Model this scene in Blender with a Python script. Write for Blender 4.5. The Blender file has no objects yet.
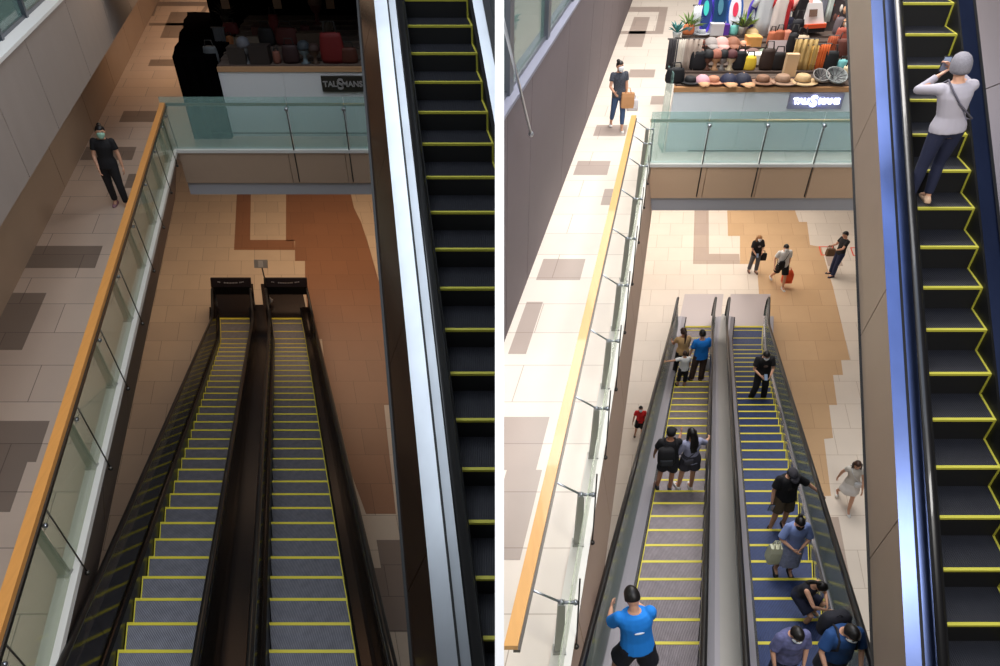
import bpy, bmesh, random
import numpy as np
from math import *
from mathutils import Vector, Matrix, Euler, noise
C = bpy.context.scene.collection
random.seed(7)
# ------------------------------------------------------------------ camera
F = 700.0; TP = 528.0/F; PIT = atan(TP); SP, CP = sin(PIT), cos(PIT)
LOW = 0.0                      # lower floor
CZ = 13.2                      # eye height
UP = CZ-6.3                    # upper floor
def ray(px, py):
    u = 333.0-py
    return Vector((px-500.0, F*CP+u*SP, -F*SP+u*CP))
def at(px, py, z):
    r = ray(px, py); t = (z-CZ)/r.z
    return Vector((r.x*t, r.y*t, z))
def proj(P):
    x, y, z = P[0], P[1], P[2]-CZ
    zc = y*CP-z*SP; u = y*SP+z*CP
    return (500+F*x/zc, 333-F*u/zc, zc)
def on_plane(px, py, P0, D):             # point seen at a pixel on the upright plane through P0 along D
    r = ray(px, py); n = Vector((D.y, -D.x, 0)); o = Vector((0, 0, CZ))
    t = (P0-o).dot(n)/r.dot(n)
    return o+r*t
def heading(px, py=-195.0):
    r = ray(px, py); return Vector((r.x, r.y, 0)).normalized()
sc = bpy.context.scene
cam = bpy.data.objects.new('camera', bpy.data.cameras.new('camera')); C.objects.link(cam)
cam.location = (0, 0, CZ); cam.rotation_euler = (pi/2-PIT, 0, 0)
cam.data.sensor_width = 36; cam.data.lens = F*36/1000; cam.data.clip_end = 200
sc.camera = cam
sc.view_settings.view_transform = 'Standard'; sc.view_settings.look = 'None'
sc.view_settings.gamma = 1; sc.view_settings.use_curve_mapping = False
sc.view_settings.exposure = 0.0
# ------------------------------------------------------------------ materials
def srgb(h):
    if isinstance(h, str):
        h = h.lstrip('#'); v = [int(h[i:i+2], 16)/255 for i in (0, 2, 4)]
    else: v = [x/255 for x in h]
    return tuple(x/12.92 if x <= .04045 else ((x+.055)/1.055)**2.4 for x in v)+(1,)
MC = {}
def mat(name, col, rough=.6, metal=0., spec=.5, noise_amt=0., nscale=6., bump=0., trans=0., emit=0., alpha=1., coat=0., aniso=None, ior=1.45):
    if name in MC: return MC[name]
    m = bpy.data.materials.new(name); m.use_nodes = True; nt = m.node_tree; b = nt.nodes['Principled BSDF']
    c = srgb(col)
    b.inputs['Base Color'].default_value = c; b.inputs['Roughness'].default_value = rough
    b.inputs['Metallic'].default_value = metal; b.inputs['Specular IOR Level'].default_value = spec
    b.inputs['Transmission Weight'].default_value = trans; b.inputs['Coat Weight'].default_value = coat
    b.inputs['IOR'].default_value = ior
    if emit: b.inputs['Emission Color'].default_value = c; b.inputs['Emission Strength'].default_value = emit
    if noise_amt or bump:
        tc = nt.nodes.new('ShaderNodeTexCoord'); n = nt.nodes.new('ShaderNodeTexNoise')
        n.inputs['Scale'].default_value = nscale; n.inputs['Detail'].default_value = 4
        mp = nt.nodes.new('ShaderNodeMapping'); nt.links.new(tc.outputs['Object'], mp.inputs[0]); nt.links.new(mp.outputs[0], n.inputs['Vector'])
        if aniso: mp.inputs['Scale'].default_value = aniso
        if noise_amt:
            r = nt.nodes.new('ShaderNodeMapRange'); r.inputs[3].default_value = 1-noise_amt; r.inputs[4].default_value = 1+noise_amt
            nt.links.new(n.outputs[0], r.inputs[0])
            mx = nt.nodes.new('ShaderNodeVectorMath'); mx.operation = 'SCALE'
            mx.inputs[0].default_value = c[:3]; nt.links.new(r.outputs[0], mx.inputs['Scale']); nt.links.new(mx.outputs[0], b.inputs['Base Color'])
        if bump:
            bp = nt.nodes.new('ShaderNodeBump'); bp.inputs['Strength'].default_value = bump; bp.inputs['Distance'].default_value = .02
            nt.links.new(n.outputs[0], bp.inputs['Height']); nt.links.new(bp.outputs[0], b.inputs['Normal'])
    MC[name] = m
    return m
def glass_mat(name, tint, op=.18, rough=.03):
    """thin architectural glass: mostly clear with a tinted body and a fresnel sheen"""
    if name in MC: return MC[name]
    m = bpy.data.materials.new(name); m.use_nodes = True; nt = m.node_tree; nt.nodes.clear()
    o = nt.nodes.new('ShaderNodeOutputMaterial'); tr = nt.nodes.new('ShaderNodeBsdfTransparent'); di = nt.nodes.new('ShaderNodeBsdfDiffuse')
    gl = nt.nodes.new('ShaderNodeBsdfGlossy'); lw = nt.nodes.new('ShaderNodeLayerWeight'); pw = nt.nodes.new('ShaderNodeMath'); fr = nt.nodes.new('ShaderNodeMath'); a = nt.nodes.new('ShaderNodeMixShader'); b = nt.nodes.new('ShaderNodeMixShader')
    c = srgb(tint); tr.inputs[0].default_value = tuple(.86+.14*x for x in c[:3])+(1,); di.inputs[0].default_value = c
    gl.inputs['Roughness'].default_value = rough; lw.inputs[0].default_value = .5; pw.operation = 'POWER'; pw.inputs[1].default_value = 4; nt.links.new(lw.outputs[1], pw.inputs[0]); fr.operation = 'MULTIPLY_ADD'; fr.inputs[1].default_value = .5; fr.inputs[2].default_value = .015; nt.links.new(pw.outputs[0], fr.inputs[0])
    a.inputs[0].default_value = op; nt.links.new(tr.outputs[0], a.inputs[1]); nt.links.new(di.outputs[0], a.inputs[2])
    nt.links.new(fr.outputs[0], b.inputs[0]); nt.links.new(a.outputs[0], b.inputs[1]); nt.links.new(gl.outputs[0], b.inputs[2]); nt.links.new(b.outputs[0], o.inputs[0])
    MC[name] = m; return m
def tread_mat(name, col, rough=.38, metal=.5):
    """grooved metal tread: grooves run with the travel, from the UV's across coordinate"""
    m = mat(name, col, rough=rough, metal=metal); nt = m.node_tree; b = nt.nodes['Principled BSDF']
    uv = nt.nodes.new('ShaderNodeUVMap'); w = nt.nodes.new('ShaderNodeTexWave'); w.inputs['Scale'].default_value = 16; w.bands_direction = 'X'
    nt.links.new(uv.outputs[0], w.inputs[0])
    n = nt.nodes.new('ShaderNodeTexNoise'); n.inputs['Scale'].default_value = 9; nt.links.new(uv.outputs[0], n.inputs[0])
    r = nt.nodes.new('ShaderNodeMapRange'); r.inputs[3].default_value = .62; r.inputs[4].default_value = 1.15; nt.links.new(w.outputs[1], r.inputs[0])
    r2 = nt.nodes.new('ShaderNodeMapRange'); r2.inputs[3].default_value = .7; r2.inputs[4].default_value = 1.3; nt.links.new(n.outputs[0], r2.inputs[0])
    mu = nt.nodes.new('ShaderNodeMath'); mu.operation = 'MULTIPLY'; nt.links.new(r.outputs[0], mu.inputs[0]); nt.links.new(r2.outputs[0], mu.inputs[1])
    mx = nt.nodes.new('ShaderNodeVectorMath'); mx.operation = 'SCALE'; mx.inputs[0].default_value = srgb(col)[:3]
    nt.links.new(mu.outputs[0], mx.inputs['Scale']); nt.links.new(mx.outputs[0], b.inputs['Base Color'])
    bp = nt.nodes.new('ShaderNodeBump'); bp.inputs['Strength'].default_value = .35; bp.inputs['Distance'].default_value = .01
    nt.links.new(w.outputs[1], bp.inputs['Height']); nt.links.new(bp.outputs[0], b.inputs['Normal'])
    return m
YEL = mat('yellow step paint', (214, 200, 60), .5)
# ------------------------------------------------------------------ object helpers
def tag(o, label=None, cat=None, group=None, kind=None):
    if label: o['label'] = label
    if cat: o['category'] = cat
    if group: o['group'] = group
    if kind: o['kind'] = kind
    return o
def empty(name, loc, label=None, cat=None, group=None):
    o = bpy.data.objects.new(name, None); C.objects.link(o); o.location = loc; o.empty_display_size = .1
    return tag(o, label, cat, group)
def mesh(name, V, Fc, mats, parent=None, mi=None, smooth=False, uv=None, label=None):
    me = bpy.data.meshes.new(name); me.from_pydata([tuple(v) for v in V], [], [tuple(f) for f in Fc])
    if not isinstance(mats, (list, tuple)): mats = [mats]
    for m in mats: me.materials.append(m)
    if mi is not None:
        for p_, k in zip(me.polygons, mi): p_.material_index = k
    if smooth:
        for p_ in me.polygons: p_.use_smooth = True
    if uv is not None:
        l = me.uv_layers.new(name='UVMap')
        for lp in me.loops: l.data[lp.index].uv = uv[lp.vertex_index]
    me.update()
    bm = bmesh.new(); bm.from_mesh(me); bmesh.ops.recalc_face_normals(bm, faces=bm.faces); bm.to_mesh(me); bm.free()
    o = bpy.data.objects.new(name, me); C.objects.link(o)
    if parent is not None:
        o.parent = parent; o.matrix_parent_inverse = Matrix.Identity(4)
        if parent.type == 'EMPTY' or True:
            off = Vector(parent.location) if parent.parent is None else Vector(parent.parent.location)
            # geometry is given in world coordinates: bring it into the thing's own frame
            if o.get('local') is None and not LOCAL[0]:
                me.transform(Matrix.Translation(-off))
    if label: o['label'] = label
    return o
LOCAL = [False]
class MB:
    """collects shapes into one mesh"""
    def __init__(s): s.V = []; s.F = []; s.M = []; s.UV = []
    def add(s, V, Fc, m=0, uv=None):
        b = len(s.V); s.V += [Vector(v) for v in V]; s.F += [tuple(i+b for i in f) for f in Fc]; s.M += [m]*len(Fc)
        s.UV += list(uv) if uv else [(v[0], v[1]) for v in V]
        return s
    def hexa(s, P, m=0): # 8 points: bottom 4, top 4
        return s.add(P, [(0, 3, 2, 1), (4, 5, 6, 7), (0, 1, 5, 4), (1, 2, 6, 5), (2, 3, 7, 6), (3, 0, 4, 7)], m)
    def box(s, c, d, m=0, rz=0, rx=0, ry=0):
        R = Euler((rx, ry, rz)).to_matrix(); c = Vector(c); hx, hy, hz = d[0]/2, d[1]/2, d[2]/2
        P = [c+R@Vector((x*hx, y*hy, z*hz)) for z in (-1, 1) for x, y in ((-1, -1), (1, -1), (1, 1), (-1, 1))]
        return s.hexa(P, m)
    def slab(s, pts, z0, z1, m=0):
        n = len(pts); V = [(p[0], p[1], z0) for p in pts]+[(p[0], p[1], z1) for p in pts]
        return s.add(V, [tuple(range(n))[::-1], tuple(range(n, 2*n))]+[(i, (i+1) % n, n+(i+1) % n, n+i) for i in range(n)], m)
    def loft(s, rings, m=0, caps=True):
        n = len(rings[0]); b = len(s.V); Fc = []
        V = [v for r in rings for v in r]
        for k in range(len(rings)-1):
            for i in range(n): Fc.append((k*n+i, k*n+(i+1) % n, (k+1)*n+(i+1) % n, (k+1)*n+i))
        if caps: Fc.append(tuple(range(n))[::-1]); Fc.append(tuple(range((len(rings)-1)*n, len(rings)*n)))
        return s.add(V, Fc, m)
    def tube(s, pts, rad, n=8, m=0, round_ends=False):
        pts = [Vector(p) for p in pts]
        if not hasattr(rad, '__len__'): rad = [rad]*len(pts)
        rad = list(rad)
        if round_ends:
            d0 = (pts[0]-pts[1]).normalized(); d1 = (pts[-1]-pts[-2]).normalized()
            pre = [(pts[0]+d0*rad[0]*sin(t), rad[0]*cos(t)) for t in (1.4, 1.0, .5)]
            post = [(pts[-1]+d1*rad[-1]*sin(t), rad[-1]*cos(t)) for t in (.5, 1.0, 1.4)]
            pts = [q[0] for q in pre]+pts+[q[0] for q in post]; rad = [q[1] for q in pre]+rad+[q[1] for q in post]
        rings = []; ref = None
        for i, P in enumerate(pts):
            a = pts[max(i-1, 0)]; b = pts[min(i+1, len(pts)-1)]; d = (b-a).normalized()
            if ref is None: ref = Vector((1, 0, 0)) if abs(d.x) < .9 else Vector((0, 1, 0))
            u = (ref-d*ref.dot(d)).normalized(); v = d.cross(u); ref = u
            rings.append([P+(u*cos(2*pi*k/n)+v*sin(2*pi*k/n))*rad[i] for k in range(n)])
        return s.loft(rings, m)
    def lathe(s, prof, c=(0, 0, 0), n=16, m=0, R=None):
        c = Vector(c); rings = []
        for r, z in prof:
            ring = [Vector((r*cos(2*pi*k/n), r*sin(2*pi*k/n), z)) for k in range(n)]
            rings.append([c+(R@q if R else q) for q in ring])
        return s.loft(rings, m)
    def ball(s, c, r, n=12, m=0, R=None):
        if not hasattr(r, '__len__'): r = (r, r, r)
        c = Vector(c); rings = []
        for j in range(n//2+1):
            t = pi*j/(n//2); t = min(max(t, .05), pi-.05)
            ring = [Vector((r[0]*sin(t)*cos(2*pi*k/n), r[1]*sin(t)*sin(2*pi*k/n), -r[2]*cos(t))) for k in range(n)]
            rings.append([c+(R@q if R else q) for q in ring])
        return s.loft(rings, m)
    def build(s, name, mats, parent=None, smooth=False, uv=False, label=None):
        return mesh(name, s.V, s.F, mats, parent, s.M, smooth, s.UV if uv else None, label)
def clip_x(o, x, side):
    """cut a piece off at the added dividing wall (keep side: -1 left, +1 right)"""
    bm = bmesh.new(); bm.from_mesh(o.data)
    ox = x-o.matrix_basis.translation.x-(o.parent.location.x if o.parent else 0)
    r = bmesh.ops.bisect_plane(bm, geom=bm.verts[:]+bm.edges[:]+bm.faces[:], plane_co=(ox, 0, 0), plane_no=(-side, 0, 0), clear_outer=True, clear_inner=False)
    ed = [g for g in r['geom_cut'] if isinstance(g, bmesh.types.BMEdge)]
    try: bmesh.ops.edgeloop_fill(bm, edges=ed)
    except Exception: pass
    bm.to_mesh(o.data); bm.free()
# ------------------------------------------------------------------ world frame
HL = heading(257); HR = heading(706)  # hall plans sheared: axes run to image vanishing points, cross lines stay along X
X = Vector((1, 0, 0)); Z = Vector((0, 0, 1))
KL = HL.x/HL.y; KR = HR.x/HR.y
WX = .026                                  # half thickness of the added dividing wall
def onl(P0, k, y, dx=0, z=None):           # point on a plan line through P0 with slope k at distance y
    return Vector((P0.x+(y-P0.y)*k+dx, y, P0.z if z is None else z))
def tile_mat(name, c1, c2, mortar, k, bw, rh, rough=.35, msize=.006, off=.5, bump=0):
    m = bpy.data.materials.new(name); m.use_nodes = True; nt = m.node_tree; b = nt.nodes['Principled BSDF']
    tc = nt.nodes.new('ShaderNodeTexCoord'); se = nt.nodes.new('ShaderNodeSeparateXYZ'); nt.links.new(tc.outputs['Object'], se.inputs[0])
    ml = nt.nodes.new('ShaderNodeMath'); ml.operation = 'MULTIPLY'; ml.inputs[1].default_value = -k; nt.links.new(se.outputs[1], ml.inputs[0])
    ad = nt.nodes.new('ShaderNodeMath'); nt.links.new(se.outputs[0], ad.inputs[0]); nt.links.new(ml.outputs[0], ad.inputs[1])
    co = nt.nodes.new('ShaderNodeCombineXYZ'); nt.links.new(ad.outputs[0], co.inputs[0]); nt.links.new(se.outputs[1], co.inputs[1])
    br = nt.nodes.new('ShaderNodeTexBrick'); nt.links.new(co.outputs[0], br.inputs['Vector'])
    br.offset = off; br.inputs['Scale'].default_value = 1; br.inputs['Brick Width'].default_value = bw; br.inputs['Row Height'].default_value = rh
    br.inputs['Mortar Size'].default_value = msize; br.inputs['Mortar Smooth'].default_value = .1
    br.inputs['Color1'].default_value = srgb(c1); br.inputs['Color2'].default_value = srgb(c2); br.inputs['Mortar'].default_value = srgb(mortar)
    n = nt.nodes.new('ShaderNodeTexNoise'); n.inputs['Scale'].default_value = 1.3; n.inputs['Detail'].default_value = 6; nt.links.new(co.outputs[0], n.inputs[0])
    r = nt.nodes.new('ShaderNodeMapRange'); r.inputs[3].default_value = .93; r.inputs[4].default_value = 1.07; nt.links.new(n.outputs[0], r.inputs[0])
    vm = nt.nodes.new('ShaderNodeVectorMath'); vm.operation = 'SCALE'; nt.links.new(br.outputs[0], vm.inputs[0]); nt.links.new(r.outputs[0], vm.inputs['Scale'])
    nt.links.new(vm.outputs[0], b.inputs['Base Color']); b.inputs['Roughness'].default_value = rough
    return m
TB, TH = 1.45, .76
tileL_up = tile_mat('cream floor tile', (204, 182, 164), (194, 172, 155), (120, 105, 95), KL, TB, TH)
tileL_updk = tile_mat('grey brown floor tile', (135, 118, 106), (128, 112, 100), (90, 75, 68), KL, TB, TH)
tileL_lo = tile_mat('sand floor tile', (208, 190, 168), (198, 180, 160), (140, 122, 104), KL, .95, .95)
tileL_lodk = tile_mat('brown floor tile', (150, 108, 82), (142, 102, 78), (115, 82, 62), KL, .95, .95)
tileR_up = tile_mat('pale cream floor tile', (228, 218, 206), (222, 211, 200), (176, 160, 146), KR, TB, TH, .3)
tileR_updk = tile_mat('taupe floor tile', (176, 160, 150), (168, 153, 144), (140, 125, 116), KR, TB, TH, .3)
tileR_lo = tile_mat('ivory floor tile', (228, 216, 202), (222, 210, 196), (186, 168, 150), KR, .95, .95, .22)
tileR_lodk = tile_mat('tan floor tile', (206, 172, 134), (200, 166, 128), (176, 142, 108), KR, .95, .95, .22)
tileR_lo2 = tile_mat('light taupe floor tile', (186, 168, 154), (180, 162, 150), (160, 140, 125), KR, .95, .95, .22)
def poly(px, z): return [at(x, y, z) for x, y in px]
def floor_slab(name, pts, zt, th, m, patches=()):
    mb = MB(); mb.slab(pts, zt-th, zt)
    mats = [m]+[q[0] for q in patches]
    for k, (_, polys) in enumerate(patches):
        for q in polys: mb.slab(poly(q, zt), zt+.0005, zt+.003+.0008*k, k+1)
    o = mb.build(name, mats); o['kind'] = 'structure'; return o
def rect(x0, y0, x1, y1, vp):            # inlay strip between two screen rows, its ends running to the hall's vanishing point
    def xx(x, yr, y): return x+(vp[0]-x)*(yr-y)/(yr-vp[1])
    return [(xx(x0, y1, y0), y0), (xx(x1, y1, y0), y0), (x1, y1), (x0, y1)]
VL = (257, -195); VR = (706, -195)
# ------------------------------------------------------------------ floors
CLc = at(174, 150, UP); CRc = at(646, 164, UP)      # balustrade corners
WLb = at(63.3, 191.7, UP)                           # foot of the left wall
FAR = 36.0
lowL = floor_slab('floor', [(-34, -8), (-WX, -8), (-WX, 46), (-34, 46)], 0, .3, tileL_lo,
    [(tileL_lodk, [[(286, 190), (350, 190), (354, 208), (361, 222), (370, 250), (384, 300), (390, 405), (384, 405), (396, 514), (366, 514), (350, 470), (330, 420), (322, 339), (310, 339), (305, 283), (305, 261), (295, 261), (295, 241), (286, 241)],
                     rect(234, 190, 250, 250, VL), rect(250, 240, 295, 250, VL)]),
     (tileL_updk, [rect(381, 540, 415, 568, VL), rect(384, 568, 420, 632, VL)])])
lowR = floor_slab('floor', [(WX, -8), (34, -8), (34, 46), (WX, 46)], 0, .3, tileR_lo,
    [(tileR_lodk, [[(727, 205), (793, 205), (799, 222), (807, 222), (810, 245), (821, 247), (833, 287), (850, 360), (841, 360), (843, 375), (833, 375), (837, 405), (829, 405), (833, 438), (824, 439), (831, 496), (808, 496), (800, 440), (775, 340), (765, 320), (759, 295), (757, 264), (740, 264), (740, 236), (728, 236)]]),
     (tileR_lo2, [rect(693, 205, 709, 264, VR), rect(709, 254, 740, 264, VR), rect(820, 517, 852, 590, VR), rect(828, 256, 843, 266, VR)])])
pts = [onl(WLb, KL, 0), onl(CLc, KL, 0, -.13), onl(CLc, KL, CLc.y, -.13), Vector((-WX, CLc.y, UP)), Vector((-WX, FAR, UP)), onl(WLb, KL, FAR)]
upL = floor_slab('floor_upper_left', pts, UP, .25, tileL_up, [(tileL_updk, [
    rect(119, 111, 158, 122, VL), rect(80, 147, 132, 160, VL), rect(148, 59.5, 192, 66, VL), rect(184, 82, 200, 91, VL), rect(124, 174, 138, 188, VL),
    rect(25, 246, 95, 268, VL), rect(-30, 293, 22, 350, VL), rect(-40, 421, 36, 462, VL), rect(-60, 462, 10, 512, VL),
    [(151, 2), (212, 2), (196, 25.5), (149, 25.5), (149, 23), (193, 23), (205, 6), (157, 6), (154, 16), (149, 16)], rect(160, 12, 188, 38, VL)])])
BRb = at(595.2, 100, UP)                        # foot edge of the right bulkhead
YS = CRc.y-(CRc.x-.16)/KR                           # where the bright hall's balustrade meets the partition
pts = [Vector((WX, YS-.4, UP)), onl(CRc, KR, YS-.3), CRc, Vector((14, CRc.y, UP)), Vector((14, FAR, UP)), Vector((WX, FAR, UP))]
upR = floor_slab('floor_upper_right', pts, UP, .9, tileR_up, [(tileR_updk, [
    rect(628, 69.5, 654, 77.5, VR), rect(650, 96, 664, 104.5, VR), rect(593, 125, 625, 136, VR), rect(573, 161, 607, 175, VR), rect(600.5, 189, 615, 205, VR),
    rect(536, 259, 580, 280, VR), rect(508, 302, 526, 354, VR), rect(480, 417, 536, 470, VR), rect(480, 470, 520, 560, VR),
    [(629, 7), (668, 7), (663, 34), (619, 34), (620, 31), (655, 31), (659, 12), (628, 12)], rect(624, 17, 642, 47, VR)])])
# ------------------------------------------------------------------ wall added for the image's white dividing strip, end tilted square to the camera
white = mat('white wall paint', (248, 248, 250), .8)
def cz(zc, py):                          # point on the centre plane at depth zc, on screen row py
    r = ray(500, py); t = zc/F; return Vector((0, r.y*t, CZ+r.z*t))
a, b_ = cz(3.5, -260), cz(3.5, 960)
prof = [(a.y, a.z), (b_.y, b_.z), (b_.y, -.3), (46, -.3), (46, a.z+2), (a.y+.4, a.z+2)]
th = 3.5*9/F/2; offx = -.5*3.5/F
mb = MB(); V = [(offx-th, y, z) for y, z in prof]+[(offx+th, y, z) for y, z in prof]; n = len(prof)
mb.add(V, [tuple(range(n))[::-1], tuple(range(n, 2*n))]+[(i, (i+1) % n, n+(i+1) % n, n+i) for i in range(n)])
o = mb.build('divider_wall', white); o['kind'] = 'structure'
# ------------------------------------------------------------------ bulkheads, side walls, windows
def panels(name, P0, k, ys, z0, z1, dx0, dx1, m, m2):
    mb = MB(); g = .012
    for y0, y1 in zip(ys[:-1], ys[1:]):
        q = [onl(P0, k, y0+g, dx0), onl(P0, k, y1-g, dx0), onl(P0, k, y1-g, dx1), onl(P0, k, y0+g, dx1)]
        mb.slab(q, z0, z1, 0)
    e = .02 if dx1 < dx0 else -.02
    q = [onl(P0, k, ys[0], dx0-e), onl(P0, k, ys[-1], dx0-e), onl(P0, k, ys[-1], dx1+e), onl(P0, k, ys[0], dx1+e)]
    mb.slab(q, z0+.01, z1-.01, 1)
    o = mb.build(name, [m, m2]); o['kind'] = 'structure'; return o
conc = mat('grey wall panel', (150, 138, 130), .75, noise_amt=.06, nscale=3, aniso=(1, 1, .3))
dark = mat('dark joint gap', (40, 36, 34), .9)  # dark backing seen through the panel joints
wallm = mat('warm plaster wall', (165, 140, 118), .8, noise_amt=.04, nscale=2)
ZBL = UP+2.3
BLb = at(53, 140, ZBL); top = on_plane(31, 31, BLb, HL); ZTL = top.z
def ysof(pxs, P0, D): return [on_plane(x, y, P0, D).y for x, y in pxs]
jn = on_plane(42, 85, BLb, HL).y
ysL = [.5, 2.2, 3.9, jn-1.75, jn, jn+2.6, jn+5.2, jn+7.8, jn+10.4, jn+13, jn+15.6, jn+18.2, 33]; ysL = sorted(y for y in ysL)
panels('wall_left', BLb, KL, ysL, ZBL, ZTL, 0, -.6, conc, dark)
gl = at(0, 45, ZTL); gl2 = onl(BLb, KL, gl.y); dgl = gl.x-gl2.x
mb = MB(); q = [onl(BLb, KL, .5, .03), onl(BLb, KL, 33, .03), onl(BLb, KL, 33, dgl-.1), onl(BLb, KL, .5, dgl-.1)]; mb.slab(q, ZTL, ZTL+.05)
tag(mb.build('trim_1', mat('white sill', (225, 222, 218), .5)), kind='structure')
mb = MB(); n = 7; yj = on_plane(42, 85, WLb, HL).y
panels('wall_left_low', WLb, KL, [0, 2.6, 5.2]+[on_plane(58, 170, WLb, HL).y+i*3.2 for i in range(8)], UP, ZBL+.2, 0, -.2, wallm, dark)
o = MB().slab([onl(WLb, KL, 0, -.2), onl(BLb, KL, 0, -.1), onl(BLb, KL, 33, -.1), onl(WLb, KL, 33, -.2)], ZBL, ZBL+.1).build('ceiling_left', wallm); o['kind'] = 'structure'
glassT = glass_mat('window glass', (120, 150, 145), .45)
frame_m = mat('grey window metal', (95, 100, 108), .4, metal=.6)
def window(name, P0, k, dx, z0, z1, y0, y1, muls, back, w=.09):
    w0 = MB().slab([onl(P0, k, y0, dx), onl(P0, k, y1, dx), onl(P0, k, y1, dx-.02), onl(P0, k, y0, dx-.02)], z0, z1).build(name, glassT); w0['kind'] = 'structure'
    mb = MB()
    for ym in muls: mb.slab([onl(P0, k, ym-w/2, dx+.06), onl(P0, k, ym+w/2, dx+.06), onl(P0, k, ym+w/2, dx-.08), onl(P0, k, ym-w/2, dx-.08)], z0, z1)
    mb.slab([onl(P0, k, y0, dx+.03), onl(P0, k, y1, dx+.03), onl(P0, k, y1, dx-.05), onl(P0, k, y0, dx-.05)], z0-.001, z0+.05)
    mb.build('window_frame', frame_m, w0)
    b = MB().slab([onl(P0, k, y0, dx-1.6), onl(P0, k, y1, dx-1.6), onl(P0, k, y1, dx-1.75), onl(P0, k, y0, dx-1.75)], z0-1.5, z1).build('wall_behind_'+name, back); b['kind'] = 'structure'
ym = on_plane(24, 16, onl(BLb, KL, 5, dgl), HL).y
window('window_1', BLb, KL, dgl, ZTL+.05, ZTL+2.6, .5, 30, [ym-1.3, ym, ym+2.6, ym+5.2], mat('teal grey interior wall', (120, 135, 125), .6, noise_amt=.35, nscale=1.4))
concR = mat('mauve grey wall panel', (104, 94, 98), .7, noise_amt=.05, nscale=3)
top = on_plane(540, 61.5, BRb, HR); ZTR = top.z
ys = [on_plane(566, 94, BRb, HR).y, on_plane(592, 30, BRb, HR).y, on_plane(530, 170, BRb, HR).y]
st = (ys[1]-ys[0]); ysR = sorted([ys[2]-1.5, ys[2], ys[0], ys[1]]+[ys[1]+2.4*i for i in range(1, 9)]); ysR = [y for y in ysR if y > 1.2]
o = panels('wall_right', BRb, KR, [max(1.5, ysR[0]-1.2)]+ysR, UP, ZTR, 0, -1.6, concR, dark); clip_x(o, WX, 1)
glr = at(505, 100, ZTR); dgr = glr.x-onl(BRb, KR, glr.y).x
o = MB().slab([onl(BRb, KR, 1.5, .03), onl(BRb, KR, 30, .03), onl(BRb, KR, 30, dgr-.1), onl(BRb, KR, 1.5, dgr-.1)], ZTR, ZTR+.05).build('trim_2', mat('blue grey sill', (120, 122, 140), .45)); o['kind'] = 'structure'; clip_x(o, WX, 1)
ym = on_plane(546, 15, onl(BRb, KR, 8, dgr), HR).y
y0 = on_plane(503, 60, onl(BRb, KR, 8, dgr), HR).y
window('window_2', BRb, KR, dgr, ZTR+.05, ZTR+3, y0-3, 26, [ym-2.6, ym, ym+2.6], mat('painted foliage reflection', (120, 125, 110), .5, noise_amt=.6, nscale=4), .22)  # blotches behind the glass paint its foliage reflection
for nme in ('window_2', 'window_frame.001', 'wall_behind_window_2'): clip_x(bpy.data.objects[nme], WX, 1)
# steel rod hanging in front of the right bulkhead
Pf = BRb+X*.12
r0 = on_plane(531, 134, Pf, HR); r1 = on_plane(508, 40, Pf, HR); d = (r1-r0).normalized(); rt = r0+d*2.6
rod = MB().tube([r0, rt], .018).ball(r0, .04, 10).build('support_rod', mat('brushed steel', (170, 175, 182), .3, metal=.9), smooth=True)
tag(rod, 'thin steel rod with a round end in front of the mauve panelled bulkhead', 'rod')
clip_x(rod, WX, 1)
# ------------------------------------------------------------------ fascias below the balustrades
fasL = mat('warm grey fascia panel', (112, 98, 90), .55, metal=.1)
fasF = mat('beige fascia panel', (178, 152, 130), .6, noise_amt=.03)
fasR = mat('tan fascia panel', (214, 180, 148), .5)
curb = mat('pale stone curb', (225, 222, 216), .5)
band = mat('pale soffit band', (178, 176, 180), .5)
def fascia(name, P0, k, ys, dx, z0, z1, m):
    s = 1
    mb = MB(); g = .008
    for y0, y1 in zip(ys[:-1], ys[1:]):
        mb.slab([onl(P0, k, y0+g, dx), onl(P0, k, y1-g, dx), onl(P0, k, y1-g, .0), onl(P0, k, y0+g, .0)], z0, z1)
    return tag(mb.build(name, m), kind='structure')
fb = at(124, 444, UP-1.15); dxb = fb.x-onl(CLc, KL, fb.y).x     # the dim hall's side fascia tilted under the walkway to meet an image line
mb = MB(); ys_ = [.2, 1.6, 3.6, 5.6, 7.6, 9.6, 11.6, CLc.y-.05]
for y0, y1 in zip(ys_[:-1], ys_[1:]):
    y0 += .008; y1 -= .008
    mb.hexa([onl(CLc, KL, y0, dxb-.04, UP-1.15), onl(CLc, KL, y0, dxb, UP-1.15), onl(CLc, KL, y1, dxb, UP-1.15), onl(CLc, KL, y1, dxb-.04, UP-1.15),
             onl(CLc, KL, y0, .0, UP-.04), onl(CLc, KL, y0, .06, UP-.04), onl(CLc, KL, y1, .06, UP-.04), onl(CLc, KL, y1, .0, UP-.04)])
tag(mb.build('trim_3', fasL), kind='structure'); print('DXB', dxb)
fb = at(621, 444, UP-1.15); dxb = fb.x-onl(CRc, KR, fb.y).x     # the bright hall's side fascia tilted out into view, lower edge from pixels
mb = MB(); ys_ = [YS, YS+1, 3.8, 5.8, 7.8, 9.8, 11.8, CRc.y-.05]
for y0, y1 in zip(ys_[:-1], ys_[1:]):
    y0 += .008; y1 -= .008
    mb.hexa([onl(CRc, KR, y0, dxb-.04, UP-1.15), onl(CRc, KR, y0, dxb, UP-1.15), onl(CRc, KR, y1, dxb, UP-1.15), onl(CRc, KR, y1, dxb-.04, UP-1.15),
             onl(CRc, KR, y0, .0, UP-.04), onl(CRc, KR, y0, .07, UP-.04), onl(CRc, KR, y1, .07, UP-.04), onl(CRc, KR, y1, .0, UP-.04)])
tag(mb.build('trim_4', mat('dusky fascia panel', (176, 150, 132), .5)), kind='structure')
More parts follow.
